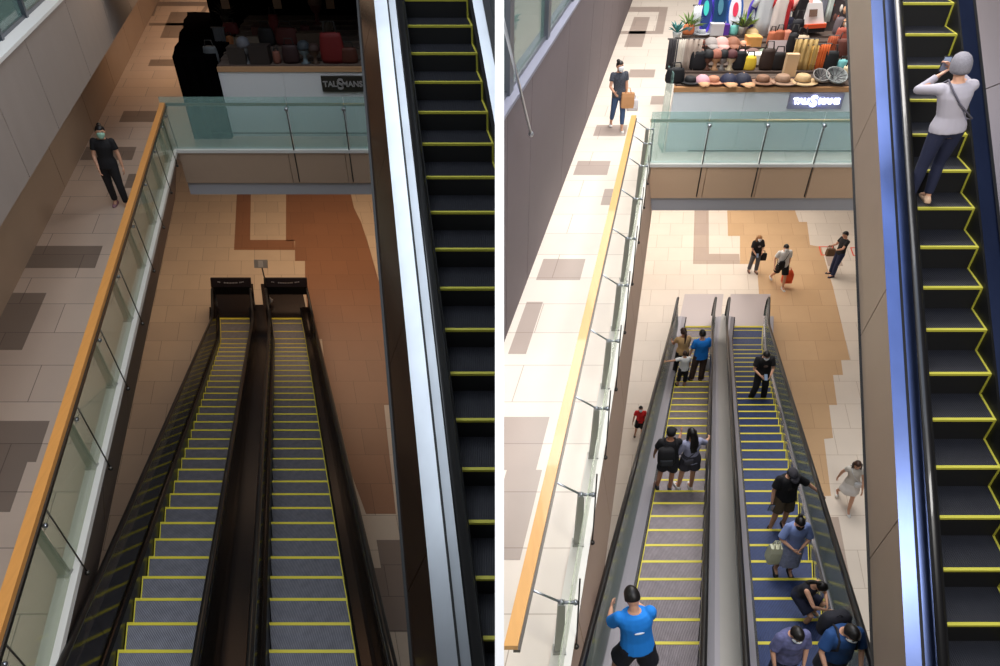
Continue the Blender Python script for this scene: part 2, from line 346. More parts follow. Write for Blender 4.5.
for nm, P0, k in (('trim_5', CLc, KL), ('trim_6', CRc, KR)):
    q0 = .2 if k is KL else YS
    tag(MB().slab([onl(P0, k, q0, .08), onl(P0, k, P0.y-.1, .08), onl(P0, k, P0.y-.1, -.12), onl(P0, k, q0, -.12)], UP-.04, UP+.035).build(nm, curb), kind='structure')
def far_fascia(nm, P0, x1, m, zs, zb, px0):
    mb = MB(); x = P0.x+.1; w = 2.0; xs = [x]+[v for v in px0 if x < v < x1]+[x1]
    for a, b in zip(xs[:-1], xs[1:]): mb.slab([(a+.008, P0.y-.06), (b-.008, P0.y-.06), (b-.008, P0.y), (a+.008, P0.y)], zs, UP-.04)
    tag(mb.build(nm[0], m), kind='structure')
    tag(MB().slab([(x, P0.y-.02), (x1, P0.y-.02), (x1, P0.y+.3), (x, P0.y+.3)], zb, zs).build(nm[1], band), kind='structure')
    tag(MB().slab([(x-.2, P0.y-.09), (x1, P0.y-.09), (x1, P0.y+.12), (x-.2, P0.y+.12)], UP-.04, UP+.03).build(nm[2], curb), kind='structure')
xx = lambda px, py, P0: on_plane(px, py, P0, X)
far_fascia(('trim_7', 'trim_8', 'trim_9'), CLc, -WX, fasF, xx(250, 182, CLc).z, xx(250, 194, CLc).z, [xx(291, 165, CLc).x, xx(347, 165, CLc).x])
far_fascia(('trim_10', 'trim_11', 'trim_12'), CRc, 14, fasR, xx(700, 197, CRc).z, xx(700, 210, CRc).z, [xx(704, 180, CRc).x, xx(757, 180, CRc).x, xx(809, 180, CRc).x])
# ------------------------------------------------------------------ glass balustrades
wood = mat('orange varnished wood', (216, 150, 78), .35, noise_amt=.12, nscale=5, aniso=(6, .6, 6), coat=.3)
woodR = mat('golden varnished wood', (208, 156, 88), .35, noise_amt=.12, nscale=5, aniso=(6, .6, 6), coat=.3)
steel = mat('brushed steel', (170, 175, 182), .3, metal=.9)
dsteel = mat('dark steel', (85, 82, 78), .35, metal=.8)
glassL = glass_mat('greenish rail glass', (206, 222, 186), .2)
glassF = glass_mat('aqua rail glass', (178, 222, 216), .26)
def balustrade(P0, k, posts, hrx, labels, wd, side):
    root = empty('glass_balustrade', onl(P0, k, 4), labels[0], 'railing')
    y1 = P0.y-.05
    q0 = .3 if side < 0 else YS+.1
    posts = [y for y in posts if y > q0+.1]; ys = [q0]+posts
    ys = sorted(ys); seg = [(a+.012, b-.012) for a, b in zip(ys[:-1], ys[1:])]
    for a, b in seg:
        MB().slab([onl(P0, k, a, .012), onl(P0, k, b, .012), onl(P0, k, b, 0), onl(P0, k, a, 0)], UP+.04, UP+1.06).build('glass_panel', glassL, root)
    H0 = hrx; q1 = .3 if side < 0 else H0.y-(H0.x-.083)/k
    mb = MB(); mb.slab([onl(H0, k, q1, -.055), onl(H0, k, y1+.02, -.055), onl(H0, k, y1+.02, .055), onl(H0, k, q1, .055)], UP+1.04, UP+1.1)
    hr = mb.build('handrail', wd, root, label='varnished wooden handrail')
    MB().slab([onl(H0, k, q1, .02), onl(H0, k, y1+.02, .02), onl(H0, k, y1+.02, .075), onl(H0, k, q1, .075)], UP+1.0, UP+1.04).build('rail_channel', dsteel, hr)
    for y in posts:
        if y > y1+.2: continue
        b = onl(P0, k, y, -.05, UP+.035); t = b+Z*.78+X*-.02
        mb = MB()
        for s in (-.02, .02): mb.hexa([b+Vector((-.045, s-.01, 0)), b+Vector((.045, s-.01, 0)), b+Vector((.045, s+.01, 0)), b+Vector((-.045, s+.01, 0)), t+Vector((-.03, s-.01, 0)), t+Vector((.03, s-.01, 0)), t+Vector((.03, s+.01, 0)), t+Vector((-.03, s+.01, 0))])
        mb.box(b+Z*.01, (.12, .1, .02))
        po = mb.build('post', mat('satin grey post metal', (158, 158, 152), .45, metal=.35), root)
        h = onl(H0, k, y, .03, UP+1.02)
        mb = MB().tube([t, t+X*.12], .016).ball(t+X*.12, .028, 8).ball(t, .03, 8).tube([t, h], .011)
        mb.build('clamp', steel, po, smooth=True)
        rb = MB().tube([onl(P0, k, y+.12, .06, UP+.98), onl(P0, k, y+.12, .1, UP-.1)], .008).ball(onl(P0, k, y+.12, .1, UP-.12), .03, 8)
        rb.build('tie_rod', dsteel, po, smooth=True)
def base_ys(pts, P0): return [at(500, y, UP).y for y in pts]
hl0 = at(162, 106, UP+1.07); hr0 = at(633, 120, UP+1.07)
pl = base_ys([576, 469, 388, 322, 269, 225, 190, 163], CLc); pl = [pl[0]-1.35]+pl+[CLc.y-.08]
balustrade(CLc, KL, pl, hl0, ['glass balustrade with orange wooden handrail along the dim walkway'], wood, -1)
pr = base_ys([652, 545, 458, 388.7, 331, 282, 240, 205, 181], CRc); pr = [pr[0]-1.3]+pr+[CRc.y-.08]
balustrade(CRc, KR, pr, hr0, ['glass balustrade with golden wooden handrail along the bright walkway'], woodR, 1)
def far_balustrade(P0, x1, xs, ytop, yrail, ybar, x0, label, m):
    root = empty('glass_balustrade', P0+Vector((.2, 0, 0)), label, 'railing')
    Y = P0.y; zt = on_plane(x0, ytop, P0, X).z; zr = on_plane(x0, yrail, P0, X).z; zb = on_plane(x0, ybar, P0, X).z
    e = [P0.x-.02]+xs+[x1]
    for a, b in zip(e[:-1], e[1:]): MB().slab([(a+.01, Y), (b-.01, Y), (b-.01, Y+.015), (a+.01, Y+.015)], UP+.03, zt).build('glass_panel', glassF, root)
    MB().tube([(P0.x, Y+.1, zr), (x1, Y+.1, zr)], .035, 10).build('handrail', m, root, smooth=True, label='brass coloured tube handrail')
    MB().tube([(P0.x+.9, Y+.12, zb), (x1, Y+.12, zb)], .012, 6).build('lower_bar', dsteel, root, smooth=True)
    for x in xs:
        p = MB().tube([(x, Y-.07, zr), (x, Y-.07, UP-.75)], .014, 8).build('post', dsteel, root, smooth=True)
        MB().ball((x, Y-.07, zr-.05), .05, 10).ball((x, Y+.08, zr-.05), .03, 8).tube([(x, Y-.07, zr-.05), (x, Y+.1, zr-.05)], .015).build('clamp', steel, p, smooth=True)
brass = mat('dull brass', (150, 124, 80), .3, metal=.7)
far_balustrade(CLc, -WX-.005, [xx(291, 130, CLc).x, xx(347, 130, CLc).x], 97, 106, 135, 260, 'aqua glass balustrade in front of the dark shrouded shop counter', brass)
far_balustrade(CRc, 13.9, [xx(704, 150, CRc).x, xx(761, 150, CRc).x, xx(816, 150, CRc).x], 112, 122.5, 153, 740, 'aqua glass balustrade in front of the brightly lit hat shop counter', brass)
# ------------------------------------------------------------------ escalators
class Flight:
    def __init__(s, ax, ay, z, e, uphill_away=False, anchor=None):
        s.O = anchor if anchor is not None else at(ax, ay, z)
        r = ray(*e); 
        if not uphill_away: r = -r
        n = hypot(r.x, r.y); s.H = Vector((r.x/n, r.y/n, 0)); s.tn = r.z/n
    def z(s, t):
        if s.flat: 
            w = .9
            if t < -w/2: return 0
            if t < w/2: return s.tn*(t+w/2)**2/(2*w)
        return s.tn*t
    flat = False
    def pt(s, t, a, b): return s.O+s.H*t+X*a+Z*(s.z(t)+b)
    def solve(s, px, py, b, t0=-4, t1=15.5):
        f = lambda t: proj(s.pt(t, 0, b))[1]
        up = f(t1) > f(t0)
        for _ in range(60):
            m = (t0+t1)/2
            if (f(m) < py) == up: t0 = m
            else: t1 = m
        P = s.pt(t0, 0, b); zc = proj(P)[2]
        return t0, (px-500)*zc/F-P.x
def sweep(fl, prof, ts, name, m, parent, smooth=False, label=None):
    mb = MB(); mb.loft([[fl.pt(t, a, b) for a, b in prof] for t in ts]); return mb.build(name, m, parent, smooth=smooth, label=label)
def trange(a, b, fl, st=.25):
    if not fl.flat: return [a, b]
    r = [a]+[x*.15 for x in range(-4, 5) if a < x*.15 < b]+[b]
    return r
def step_mesh(fl, a0, a1, run, rise, mats, yw=.045, sides=(1, 1), riser_side=False):
    """one step; origin at its nose; top face grooved, painted front and side edges"""
    mb = MB(); H = fl.H*run; y = fl.H*yw; sx = .02 if riser_side else .014
    def q(P, m, e=0):
        mb.add(P, [(0, 1, 2, 3)], m, [(p_.x, p_.y) for p_ in P])
    A, B = X*a0, X*a1
    # solid body
    b = [A-Z*rise, B-Z*rise, B+H-Z*rise, A+H-Z*rise, A, B, B+H, A+H]
    mb.add(b, [(0, 3, 2, 1), (4, 5, 6, 7), (1, 2, 6, 5), (2, 3, 7, 6), (3, 0, 4, 7)], 0, [(v.x, v.y) for v in b])
    mb.add([A-Z*rise, B-Z*rise, B, A], [(0, 1, 2, 3)], 2, [(v.x, v.z) for v in (A-Z*rise, B-Z*rise, B, A)])
    e = .004
    mb.hexa([A-fl.H*e-Z*.02, B-fl.H*e-Z*.02, B+y-Z*.02, A+y-Z*.02, A-fl.H*e+Z*e, B-fl.H*e+Z*e, B+y+Z*e, A+y+Z*e], 1)
    for s, on in ((0, sides[0]), (1, sides[1])):
        if not on: continue
        c = A if s == 0 else B-X*sx
        mb.hexa([c+y-Z*.02, c+X*sx+y-Z*.02, c+X*sx+H-Z*.02, c+H-Z*.02, c+y+Z*e, c+X*sx+y+Z*e, c+X*sx+H+Z*e, c+H+Z*e], 1)
        if riser_side: mb.hexa([c-fl.H*.008-Z*rise, c+X*sx-fl.H*.008-Z*rise, c+X*sx-Z*rise, c-Z*rise, c-fl.H*.008, c+X*sx-fl.H*.008, c+X*sx, c], 1)
    return mb
def lay_steps(fl, root, a0, a1, run, k0, k1, mats, lift=None, clip=None, **kw):
    rise = fl.tn*run; proto = None
    for k in range(k0, k1):
        t = k*run; z = fl.z(t)+.0
        P = fl.O+fl.H*t+Z*z
        if clip:
            LOCAL[0] = True; o = step_mesh(fl, a0, a1, run, rise, mats, **kw).build('step', mats, root, uv=True); LOCAL[0] = False
            o.location = P-root.location; clip_x(o, *clip)
        elif proto is None:
            LOCAL[0] = True; o = proto = step_mesh(fl, a0, a1, run, rise, mats, **kw).build('step', mats, root, uv=True); LOCAL[0] = False
            o.location = P-root.location
        else:
            o = proto.copy(); C.objects.link(o); o.parent = root; o.location = P-root.location
def handrail(fl, root, a, h, t_end, t_top, glassm, railm, w=.04, foot=None, pw=2.4, post_lines=True):
    """rubber handrail with rounded newel end and its glass panels"""
    r = (h-.22)/2
    path = []; nrm = []
    ts = [t_top]+[x*.2 for x in range(int(t_top/.2), int(t_end/.2)-2, -1) if x*.2 > t_end+r and (x % 5 == 0 or x < 5)]+[t_end+r]
    for t in ts: path.append(fl.H*t+Z*(fl.z(t)+h))
    zc = fl.z(t_end+r)+h-r
    for i in range(1, 10):
        an = pi*i/10*1.1; path.append(fl.H*(t_end+r-sin(an)*r)+Z*(zc+cos(an)*r))
    rings = []
    for i, P in enumerate(path):
        d = (path[min(i+1, len(path)-1)]-path[max(i-1, 0)]).normalized(); nn = X.cross(d).normalized()
        if i < len(ts) and nn.z < 0: nn = -nn
        elif i >= len(ts):
            c = fl.H*(t_end+r)+Z*zc; nn = (P-c).normalized()
        base = fl.O+X*a+P
        rings.append([base+X*u*w+nn*v for u, v in ((-1, -.012), (-.8, .016), (0, .026), (.8, .016), (1, -.012), (.6, -.02), (-.6, -.02))])
    hr = MB().loft(rings).build('handrail', railm, root, smooth=True, label='black rubber handrail')
    fa = foot if foot is not None else a
    # glass
    t = t_end+r; n = 0
    def panel(pts):
        mb = MB(); V = [fl.O+X*(a0-.006)+p_ for p_, a0 in pts]+[fl.O+X*(a0+.006)+p_ for p_, a0 in pts]; n_ = len(pts)
        mb.add(V, [tuple(range(n_)), tuple(range(n_, 2*n_))[::-1]]+[(i, n_+i, n_+(i+1) % n_, (i+1) % n_) for i in range(n_)])
        return mb.build('glass_panel', glassm, root)
    c = fl.H*(t_end+r)+Z*zc; rr = r-.03
    arc = [(c+fl.H*(-sin(pi*i/8)*rr)+Z*(cos(pi*i/8)*rr), a) for i in range(9)]
    t2 = t_end+r+.9
    top = [(fl.H*x+Z*(fl.z(x)+h-.03), a) for x in (t2, t2-.3, t2-.6)]
    bot = [(fl.H*x+Z*(fl.z(x)+.1), fa) for x in (t2-.6, t2-.3, t2)]
    panel(top+arc+bot)
    t = t2+.01
    while t < t_top-.05:
        e = min(t+pw, t_top)
        m_ = [t, e] if t > 1 else [t, (t+e)/2, e]
        panel([(fl.H*x+Z*(fl.z(x)+h-.03), a) for x in m_[::-1]]+[(fl.H*x+Z*(fl.z(x)+.1), fa) for x in m_])
        t = e+.01
    return hr
blackrub = mat('black rubber', (18, 17, 18), .35, coat=.3)
blk = mat('black step side', (22, 22, 25), .5, metal=.3)
def lower_pair(fl, lanes, rails, t_comb, t_plate, t_newel, t_top, run, m, labels, hh, lights=False):
    fl.flat = True; fl.O = fl.O+Z*.012
    n = int(t_top/run); k0 = -int(ceil((-t_comb)/run))
    for j, (a0, a1) in enumerate(lanes):
        root = empty('escalator', fl.pt(t_comb, (a0+a1)/2, 0), labels[j], 'escalator')
        lay_steps(fl, root, a0+.01, a1-.01, run, k0, n, [m['tread'][j], YEL, blk], sides=(1-j, j), riser_side=False, yw=.036)
        # comb plate + landing plate
        MB().hexa([fl.pt(t, a, b) for b in (-.02, .012) for t, a in ((t_comb-.09, a0), (t_comb-.09, a1), (t_comb, a1), (t_comb, a0))]).build('comb_plate', YEL, root, label='yellow comb line')
        MB().hexa([fl.pt(t, a, b) for b in (-.02, .008) for t, a in ((t_plate, a0-.22), (t_plate, a1+.2), (t_comb-.09, a1+.2), (t_comb-.09, a0-.22))]).build('landing_plate', m['plate'], root)
        ra, rb = rails[j]
        for side, a, ar in ((-1, a0, ra), (1, a1, rb)):
            s = side; top = trange(t_newel+.25, t_top, fl)
            g = a+s*.16
            fa = a+s*.16
            sweep(fl, [(a, -.25), (a, .1), (a+s*.035, .12), (a+s*.035, -.25)], top, 'skirt', m['skirt'], root)
            sweep(fl, [(a+s*.035, -.2), (a+s*.035, .115), (a+s*.15, .14), (a+s*.3, .14), (a+s*.3, -.2)] if (j == 0) == (s < 0) else [(a+s*.035, -.2), (a+s*.035, .115), (a+s*.15, .14), (a+s*.21, .14), (a+s*.21, -.2)], top, 'deck', m['deck'], root, label='metal inner deck')
            handrail(fl, root, ar, hh, t_newel, t_top, m['glass'], blackrub, foot=a+s*max(.06, min(.2, s*(ar-a)*.7)))
        if j == 0:      # outer cladding left + middle deck
            a = a0-.3; sweep(fl, [(a, .13), (a-.03, .13), (a-.03, -.9), (a, -.9)], [.9, t_top], 'cladding', m['clad'], root)
            mid0, mid1 = a1+.212, lanes[1][0]-.212
            sweep(fl, [(mid0, -.2), (mid0, .13), (mid1, .13), (mid1, -.2)], trange(t_newel+.1, t_top, fl), 'middle_deck', m['mid'], root, label='long metal deck between the two flights')
        else:
            a = a1+.3; sweep(fl, [(a, .13), (a+.03, .13), (a+.03, -.9), (a, -.9)], [.9, t_top], 'cladding', m['clad'], root)
        sweep(fl, [(a0-.29, -.35), (a1+.29 if j else a1+.2, -.35), (a1+.29 if j else a1+.2, -.9), (a0-.29 if not j else a0-.2, -.9)], [2.4, t_top], 'truss', blk, root)
def lane_a(fl, px, py, e): return fl
# right pair
eR = (717, 155)
fR = Flight(717, 346, 0, eR); Rx = lambda x: at(x, 346, 0).x-fR.O.x
lanesR = [(Rx(681.2), Rx(710.3)), (Rx(732.0), Rx(762.1))]
fR.flat = True
tc = (at(717, 328, 0).y-fR.O.y)/fR.H.y; tp = (at(717, 294.5, 0).y-fR.O.y)/fR.H.y
hh = .85
tnw = (at(717, 294, hh).y-fR.O.y)/fR.H.y
rl = [fR.solve(x, y, hh)[1] for x, y in ((611, 555), (706, 555), (740, 555), (839, 555))]
print('R lanes', lanesR, 'rails', rl, 'tc', tc, tp, tnw, 'tn', fR.tn)
greyT = tread_mat('mauve grey grooved tread', (128, 121, 126)); navyT = tread_mat('blue-lit grooved tread', (40, 56, 98), .4, .3)  # right lane: blue light on the treads put into their colour
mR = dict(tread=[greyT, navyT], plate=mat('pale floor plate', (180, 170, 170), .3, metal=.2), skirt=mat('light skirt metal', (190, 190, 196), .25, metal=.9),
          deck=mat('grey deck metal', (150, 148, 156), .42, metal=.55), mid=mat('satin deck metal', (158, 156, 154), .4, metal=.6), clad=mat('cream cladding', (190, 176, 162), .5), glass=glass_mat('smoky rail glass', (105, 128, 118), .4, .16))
runR = .448/1.18
TTOP = (UP+1.7)/fR.tn
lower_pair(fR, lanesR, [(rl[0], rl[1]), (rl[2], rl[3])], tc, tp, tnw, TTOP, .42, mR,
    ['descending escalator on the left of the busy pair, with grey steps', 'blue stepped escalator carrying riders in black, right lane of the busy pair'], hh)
# left pair
eL = (278, 167)
fL = Flight(278, 340, 0, eL); fL.flat = True; Lx = lambda x: at(x, 340, 0).x-fL.O.x
def lx(x, y): return 278+(x-278)*(340-167)/(y-167)
lanesL = [(Lx(lx(113.7, 662)), Lx(lx(204, 662))), (Lx(lx(268.3, 643)), Lx(lx(354.3, 640)))]
tc = (at(278, 320, 0).y-fL.O.y)/fL.H.y; tp = (at(278, 303, 0).y-fL.O.y)/fL.H.y-1.2; tnw = (at(278, 285, hh).y-fL.O.y)/fL.H.y
rl = [fL.solve(x, y, hh)[1] for x, y in ((109, 555), (213, 555), (256, 555), (368, 555))]
print('L lanes', lanesL, 'rails', rl, tc, tp, tnw, 'tn', fL.tn)
slateT = tread_mat('slate grooved tread', (116, 116, 124))
mL = dict(tread=[slateT, slateT], plate=mat('dark floor plate', (60, 52, 50), .25, metal=.6), skirt=mat('black skirt', (25, 24, 26), .3, metal=.5),
          deck=mat('dark bronze deck', (58, 48, 44), .22, metal=.8), mid=mat('dark satin deck', (48, 44, 46), .25, metal=.8), clad=mat('cream cladding', (190, 176, 162), .5), glass=glass_mat('dark rail glass', (40, 34, 30), .5, .1))
lower_pair(fL, lanesL, [(rl[0], rl[1]), (rl[2], rl[3])], tc, tp, tnw, TTOP, .46, mL,
    ['empty escalator with slate steps, left lane of the dim pair', 'empty escalator with slate steps, right lane of the dim pair'], hh)
# closed-off boards across the foot of the dim escalators, with a standing sign between
black = mat('black gap fill', (20, 17, 18), .5)
for j, (a0, a1) in enumerate(lanesL):
    e0, e1 = (rl[0], rl[1]) if j == 0 else (rl[2], rl[3])
    lo = e0-.04; hi = e1+.04 
    t = tnw-.12
    root = empty('barrier_board', fL.pt(t, (lo+hi)/2, 0), 'black barrier board with curved white lettering closing the %s dim escalator' % ('left' if j == 0 else 'right'), 'barrier', 'barrier boards at the foot of the closed escalators')
    c = [fL.O+fL.H*t+X*lo, fL.O+fL.H*t+X*hi]
    th_ = Vector((0, .05, 0)); up1 = Z*.98; tilt = Vector((0, .12, 0))
    MB().hexa([c[0]+Z*.72-th_, c[1]+Z*.72-th_, c[1]+Z*.72, c[0]+Z*.72, c[0]+up1-th_+tilt, c[1]+up1-th_+tilt, c[1]+up1+tilt, c[0]+up1+tilt]).build('board', mat('dark brown board', (46, 36, 38), .45), root)
    MB().hexa([c[0]+Z*.42-th_*.8, c[1]+Z*.42-th_*.8, c[1]+Z*.42, c[0]+Z*.42, c[0]+Z*.71-th_*.8, c[1]+Z*.71-th_*.8, c[1]+Z*.71, c[0]+Z*.71]).build('gap_sheet', black, root)  # black sheet painting the dark open gap under the board
    mb = MB(); nn = 17; 
    for i in range(nn):
        if i in (2, 3, 13): continue
        u = (i/(nn-1)-.5)*.62; v = .84+.35*u*u
        P = c[0].lerp(c[1], .5+u); fr = (v-.72)/.26
        mb.box(P+Z*v+tilt*fr+Vector((0, -.056, 0)), (.03, .006, .028 if i % 2 else .034), rx=-.4)
    mb.build('lettering', mat('white lettering', (215, 205, 200), .5), root)
P = at(271, 305, 0)
root = empty('sign_stand', P, 'small standing sign plate on a pole between the dim escalators', 'sign')
zt = 1.52
MB().tube([P+Z*.14, P+Z*zt], .022, 8).build('pole', dsteel, root, smooth=True)
MB().box(P+Z*.16, (.16, .16, .05)).lathe([(.09, .18), (.03, .3), (.022, .32)], P, 12).build('base', steel, root)
pn = MB().box(P+Z*(zt+.08)+Vector((0, -.02, 0)), (.42, .03, .26), rx=-.5).build('sign_plate', mat('sign frame metal', (170, 168, 166), .5, metal=.1), root)
MB().box(P+Z*(zt+.09)+Vector((0, -.045, 0)), (.15, .012, .2), rx=-.5).build('sign_paper', mat('white paper', (205, 203, 200), .7), pn)
# ------------------------------------------------------------------ near escalators
def near_flight(y_ref, zc_ref, x_ref, e, run, k0, k1, spec, mats, label, side, steps):
    r = ray(x_ref, y_ref); P = r*(zc_ref/F)+Vector((0, 0, CZ))
    fl = Flight(0, 0, 0, e, True, anchor=P)
    root = empty('escalator', fl.pt(0, 0, 0), label, 'escalator')
    def A(line, b, yy=330):
        x0, x1 = line; px = x0+(x1-x0)*yy/666.; return fl.solve(px, yy, b, -12, 12)[1]
    a0, a1 = A(steps[0], 0), A(steps[1], 0)
    t0, t1 = k0*run, k1*run
    clip = (side*WX, side)
    lay_steps(fl, root, a0, a1, run, k0, k1, mats['step'], clip=clip if side < 0 else None, sides=(0, 1), riser_side=True, yw=.028)
    for nme, m, pr, lab in spec:
        q = [(A(l, da[0]) if isinstance(da, tuple) else A(l, b)+da, b) for l, b, da in pr]
        if nme == 'handrail':
            (ca, cb), = q; w = .045
            q = [(ca+w*cos(2*pi*i/12), cb+.03*sin(2*pi*i/12)) for i in range(12)]
        if nme == 'cladding' or nme == 'outer_panel':      # split in panels with seams
            tt = t0; i = 0
            while tt < t1-.1:
                o = sweep(fl, q, [tt, min(tt+1.9, t1)-.012], nme, m, root, label=lab)
                if side < 0: clip_x(o, *clip)
                tt += 1.9
        else:
            o = sweep(fl, q, [t0, t1], nme, m, root, smooth=(nme == 'handrail'), label=lab)
            if side < 0: clip_x(o, *clip)
    print('near', label, 'tn', fl.tn, 'w', a1-a0, fl.pt(t0, 0, 0), fl.pt(t1, 0, 0))
    return fl, a0, a1
darkT = tread_mat('blue black grooved tread', (30, 31, 38), .5, .3)
YELDIM = mat('dimmed yellow paint', (172, 166, 58), .6)  # same step paint, darkened for the weaker light on the near steps
riserm = mat('black riser', (14, 13, 14), .6)
bright = mat('brushed stainless deck', (192, 197, 204), .34, metal=1., noise_amt=.22, nscale=1.6, aniso=(1.5, 1, .8))
brownp = mat('bronze mirror panel', (84, 64, 52), .16, metal=.5, noise_amt=.06, nscale=2)
brownR = mat('pale-lit mirror panel', (156, 138, 122), .3, metal=.35, noise_amt=.06, nscale=2)  # lit hall's reflection put into the paler panel colour
seam = mat('black seam', (12, 12, 14), .5)
def nspec(L, bs, bp):
    """L: named screen lines (x at the top edge, x at the bottom edge)"""
    return [
     ('cladding', bp, [(L['c0'], -.62, 0), (L['c1'], -.01, 0), (L['c1'], -.01, .03), (L['c0'], -.62, .05)], None),
     ('lower_edge', seam, [(L['c0'], -.66, -.02), (L['c0'], -.60, -.02), (L['c0'], -.60, .03), (L['c0'], -.66, .03)], None),
     ('outer_deck', bs, [(L['c1'], 0, 0), (L['j'], .03, 0), (L['j'], -.1, 0), (L['c1'], -.05, 0)], 'bright brushed steel deck'),
     ('seam_strip', seam, [(L['j'], .0, 0), (L['j'], .035, 0), (L['j2'], .035, 0), (L['j2'], 0, 0)], None),
     ('inner_deck', bs, [(L['j2'], .03, 0), (L['s'], .05, 0), (L['s'], -.02, 0), (L['j2'], -.1, 0)], 'narrow brushed steel deck'),
     ('skirt', seam, [(L['s'], .048, 0), (L['s0'], .0, 0), (L['s0'], -.3, 0), (L['s'], -.2, 0)], None),
     ('handrail', blackrub, [(L['h'], .2, 0)], 'black rubber handrail'),
     ('skirt', seam, [(L['s1'], -.6, (0,)), (L['s1'], .06, (0,)), (L['r0'], .09, 0), (L['r0'], -.6, (.06,))], None),
     ('inner_deck', bs, [(L['r0'], .1, 0), (L['r1'], .1, 0), (L['r1'], 0, 0), (L['r0'], -.1, 0)], 'brushed steel deck on the right'),
     ('seam_strip', seam, [(L['r1'], .13, 0), (L['r2'], .13, 0), (L['r2'], 0, 0), (L['r1'], 0, 0)], None),
     ('outer_panel', bs if L.get('steelr') else mat('smoked steel panel', (96, 88, 88), .35, metal=.5), [(L['r2'], .13, 0), (L['r3'], .35, 0), (L['r3'], .2, 0), (L['r2'], 0, 0)], None)]
LN = dict(c0=(358, 412), c1=(375, 437), j=(388, 457), j2=(390, 459.5), s=(397.5, 469), s0=(406, 485), h=(401.5, 477), s1=(463, 592), r0=(467, 599), r1=(478, 614), r2=(485, 624), r3=(500, 650), steelr=1)
nfL = near_flight(330, 6.6, 440, (264, -1143), .40, -14, 18, nspec(LN, bright, brownp), dict(step=[darkT, YELDIM, riserm]),
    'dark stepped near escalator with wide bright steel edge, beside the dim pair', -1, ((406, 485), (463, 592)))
bluest = mat('brushed stainless deck blue-lit', (84, 98, 140), .32, metal=1., noise_amt=.3, nscale=1.6, aniso=(1.5, 1, .8))  # blue light on the steel put into the deck colour
RN = dict(c0=(845, 875), c1=(871, 906), j=(883, 922), j2=(885.5, 925), s=(895, 936), s0=(905, 948), h=(900, 941), s1=(957, 1018), r0=(962, 1024), r1=(978, 1042), r2=(981, 1046), r3=(1040, 1110))
nfR = near_flight(330, 7.0, 925, (778, -1750), .38, -14, 20, nspec(RN, bluest, brownR), dict(step=[darkT, YELDIM, riserm]),
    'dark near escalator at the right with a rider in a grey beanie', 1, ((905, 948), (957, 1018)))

# ------------------------------------------------------------------ the two shop counters
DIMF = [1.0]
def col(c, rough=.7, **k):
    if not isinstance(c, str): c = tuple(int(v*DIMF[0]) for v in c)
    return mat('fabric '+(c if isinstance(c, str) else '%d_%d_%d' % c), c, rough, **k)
NAMES = {}
def smooth_tag(o): return o
def text_mesh(name, txt, size, m, parent, M, ext=.012):
    cu = bpy.data.curves.new(name, 'FONT'); cu.body = txt; cu.size = size; cu.extrude = ext; cu.align_x = 'CENTER'; cu.align_y = 'CENTER'; cu.offset = size*.018
    t = bpy.data.objects.new(name, cu); C.objects.link(t)
    dg = bpy.context.evaluated_depsgraph_get(); me = bpy.data.meshes.new_from_object(t.evaluated_get(dg)); bpy.data.objects.remove(t)
    me.name = name; me.materials.clear(); me.materials.append(m); me.transform(M)
    o = bpy.data.objects.new(name, me); C.objects.link(o)
    if parent: o.parent = parent; me.transform(Matrix.Translation(-Vector(parent.parent.location if parent.parent else parent.location)))
    return o
def sun_hat(c, r, band=(40, 32, 30), nm='sun_hat', tilt=0):
    def f(P, root):
        R = Euler((tilt, 0, 0)).to_matrix()
        b = MB().lathe([(r*.02, .035), (r*.5, .03), (r*.85, .02), (r, .035), (r*1.0, .025), (r*.85, .005), (r*.5, .012), (r*.02, .015)], P, 20, R=R).build('brim', col(c), root, smooth=True)
        MB().lathe([(r*.52, .02), (r*.5, r*.3), (r*.44, r*.5), (r*.3, r*.56), (r*.1, r*.5), (.002, r*.5)], P, 16, R=R).build('crown', col(c), root, smooth=True)
        MB().lathe([(r*.53, .03), (r*.53, r*.16), (r*.5, r*.17), (r*.5, .03)], P, 16, R=R).build('hat_band', col(band), root, smooth=True)
    return f
def cap(c, r=.13, bc=None, rz=0):
    def f(P, root):
        MB().ball(P+Z*.01, (r, r*1.1, r*.95), 14).build('crown', col(c), root, smooth=True)
        d = Vector((sin(rz), -cos(rz), 0)); sd = Vector((d.y, -d.x, 0))
        mb = MB(); V = []
        for j, (u, w, h) in enumerate(((.8, .75, .03), (1.25, .72, .035), (1.6, .5, .015), (1.75, .2, 0))):
            V.append([P+d*r*u+sd*r*w*k+Z*(h+(.02 if abs(k) < .5 else 0)+dz) for k, dz in ((-1, 0), (-.4, 0), (.4, 0), (1, 0), (1, -.012), (.4, -.012), (-.4, -.012), (-1, -.012))])
        mb.loft(V).build('brim', col(bc or c), root, smooth=True)
        MB().ball(P+Z*r*.97, .014, 6).build('button', col(bc or c), root)
    return f
def bag(c, w=.26, h=.26, d=.12, strap=(40, 35, 33)):
    def f(P, root):
        rings = []
        for k, (sx, z) in enumerate(((.85, 0), (1, h*.15), (1.02, h*.5), (.9, h*.85), (.8, h))):
            rings.append([P+Vector((w/2*sx*cos(t)*(1 if abs(cos(t)) > .7 else 1.15), d/2*sx*sin(t)*1.1, z)) for t in [2*pi*i/16 for i in range(16)]])
        MB().loft(rings).build('body', col(c), root, smooth=True)
        MB().tube([P+Vector((-w*.3, 0, h*.9)), P+Vector((-w*.2, 0, h*1.35)), P+Vector((w*.2, 0, h*1.35)), P+Vector((w*.3, 0, h*.9))], .012, 6).build('strap', col(strap), root, smooth=True)
    return f
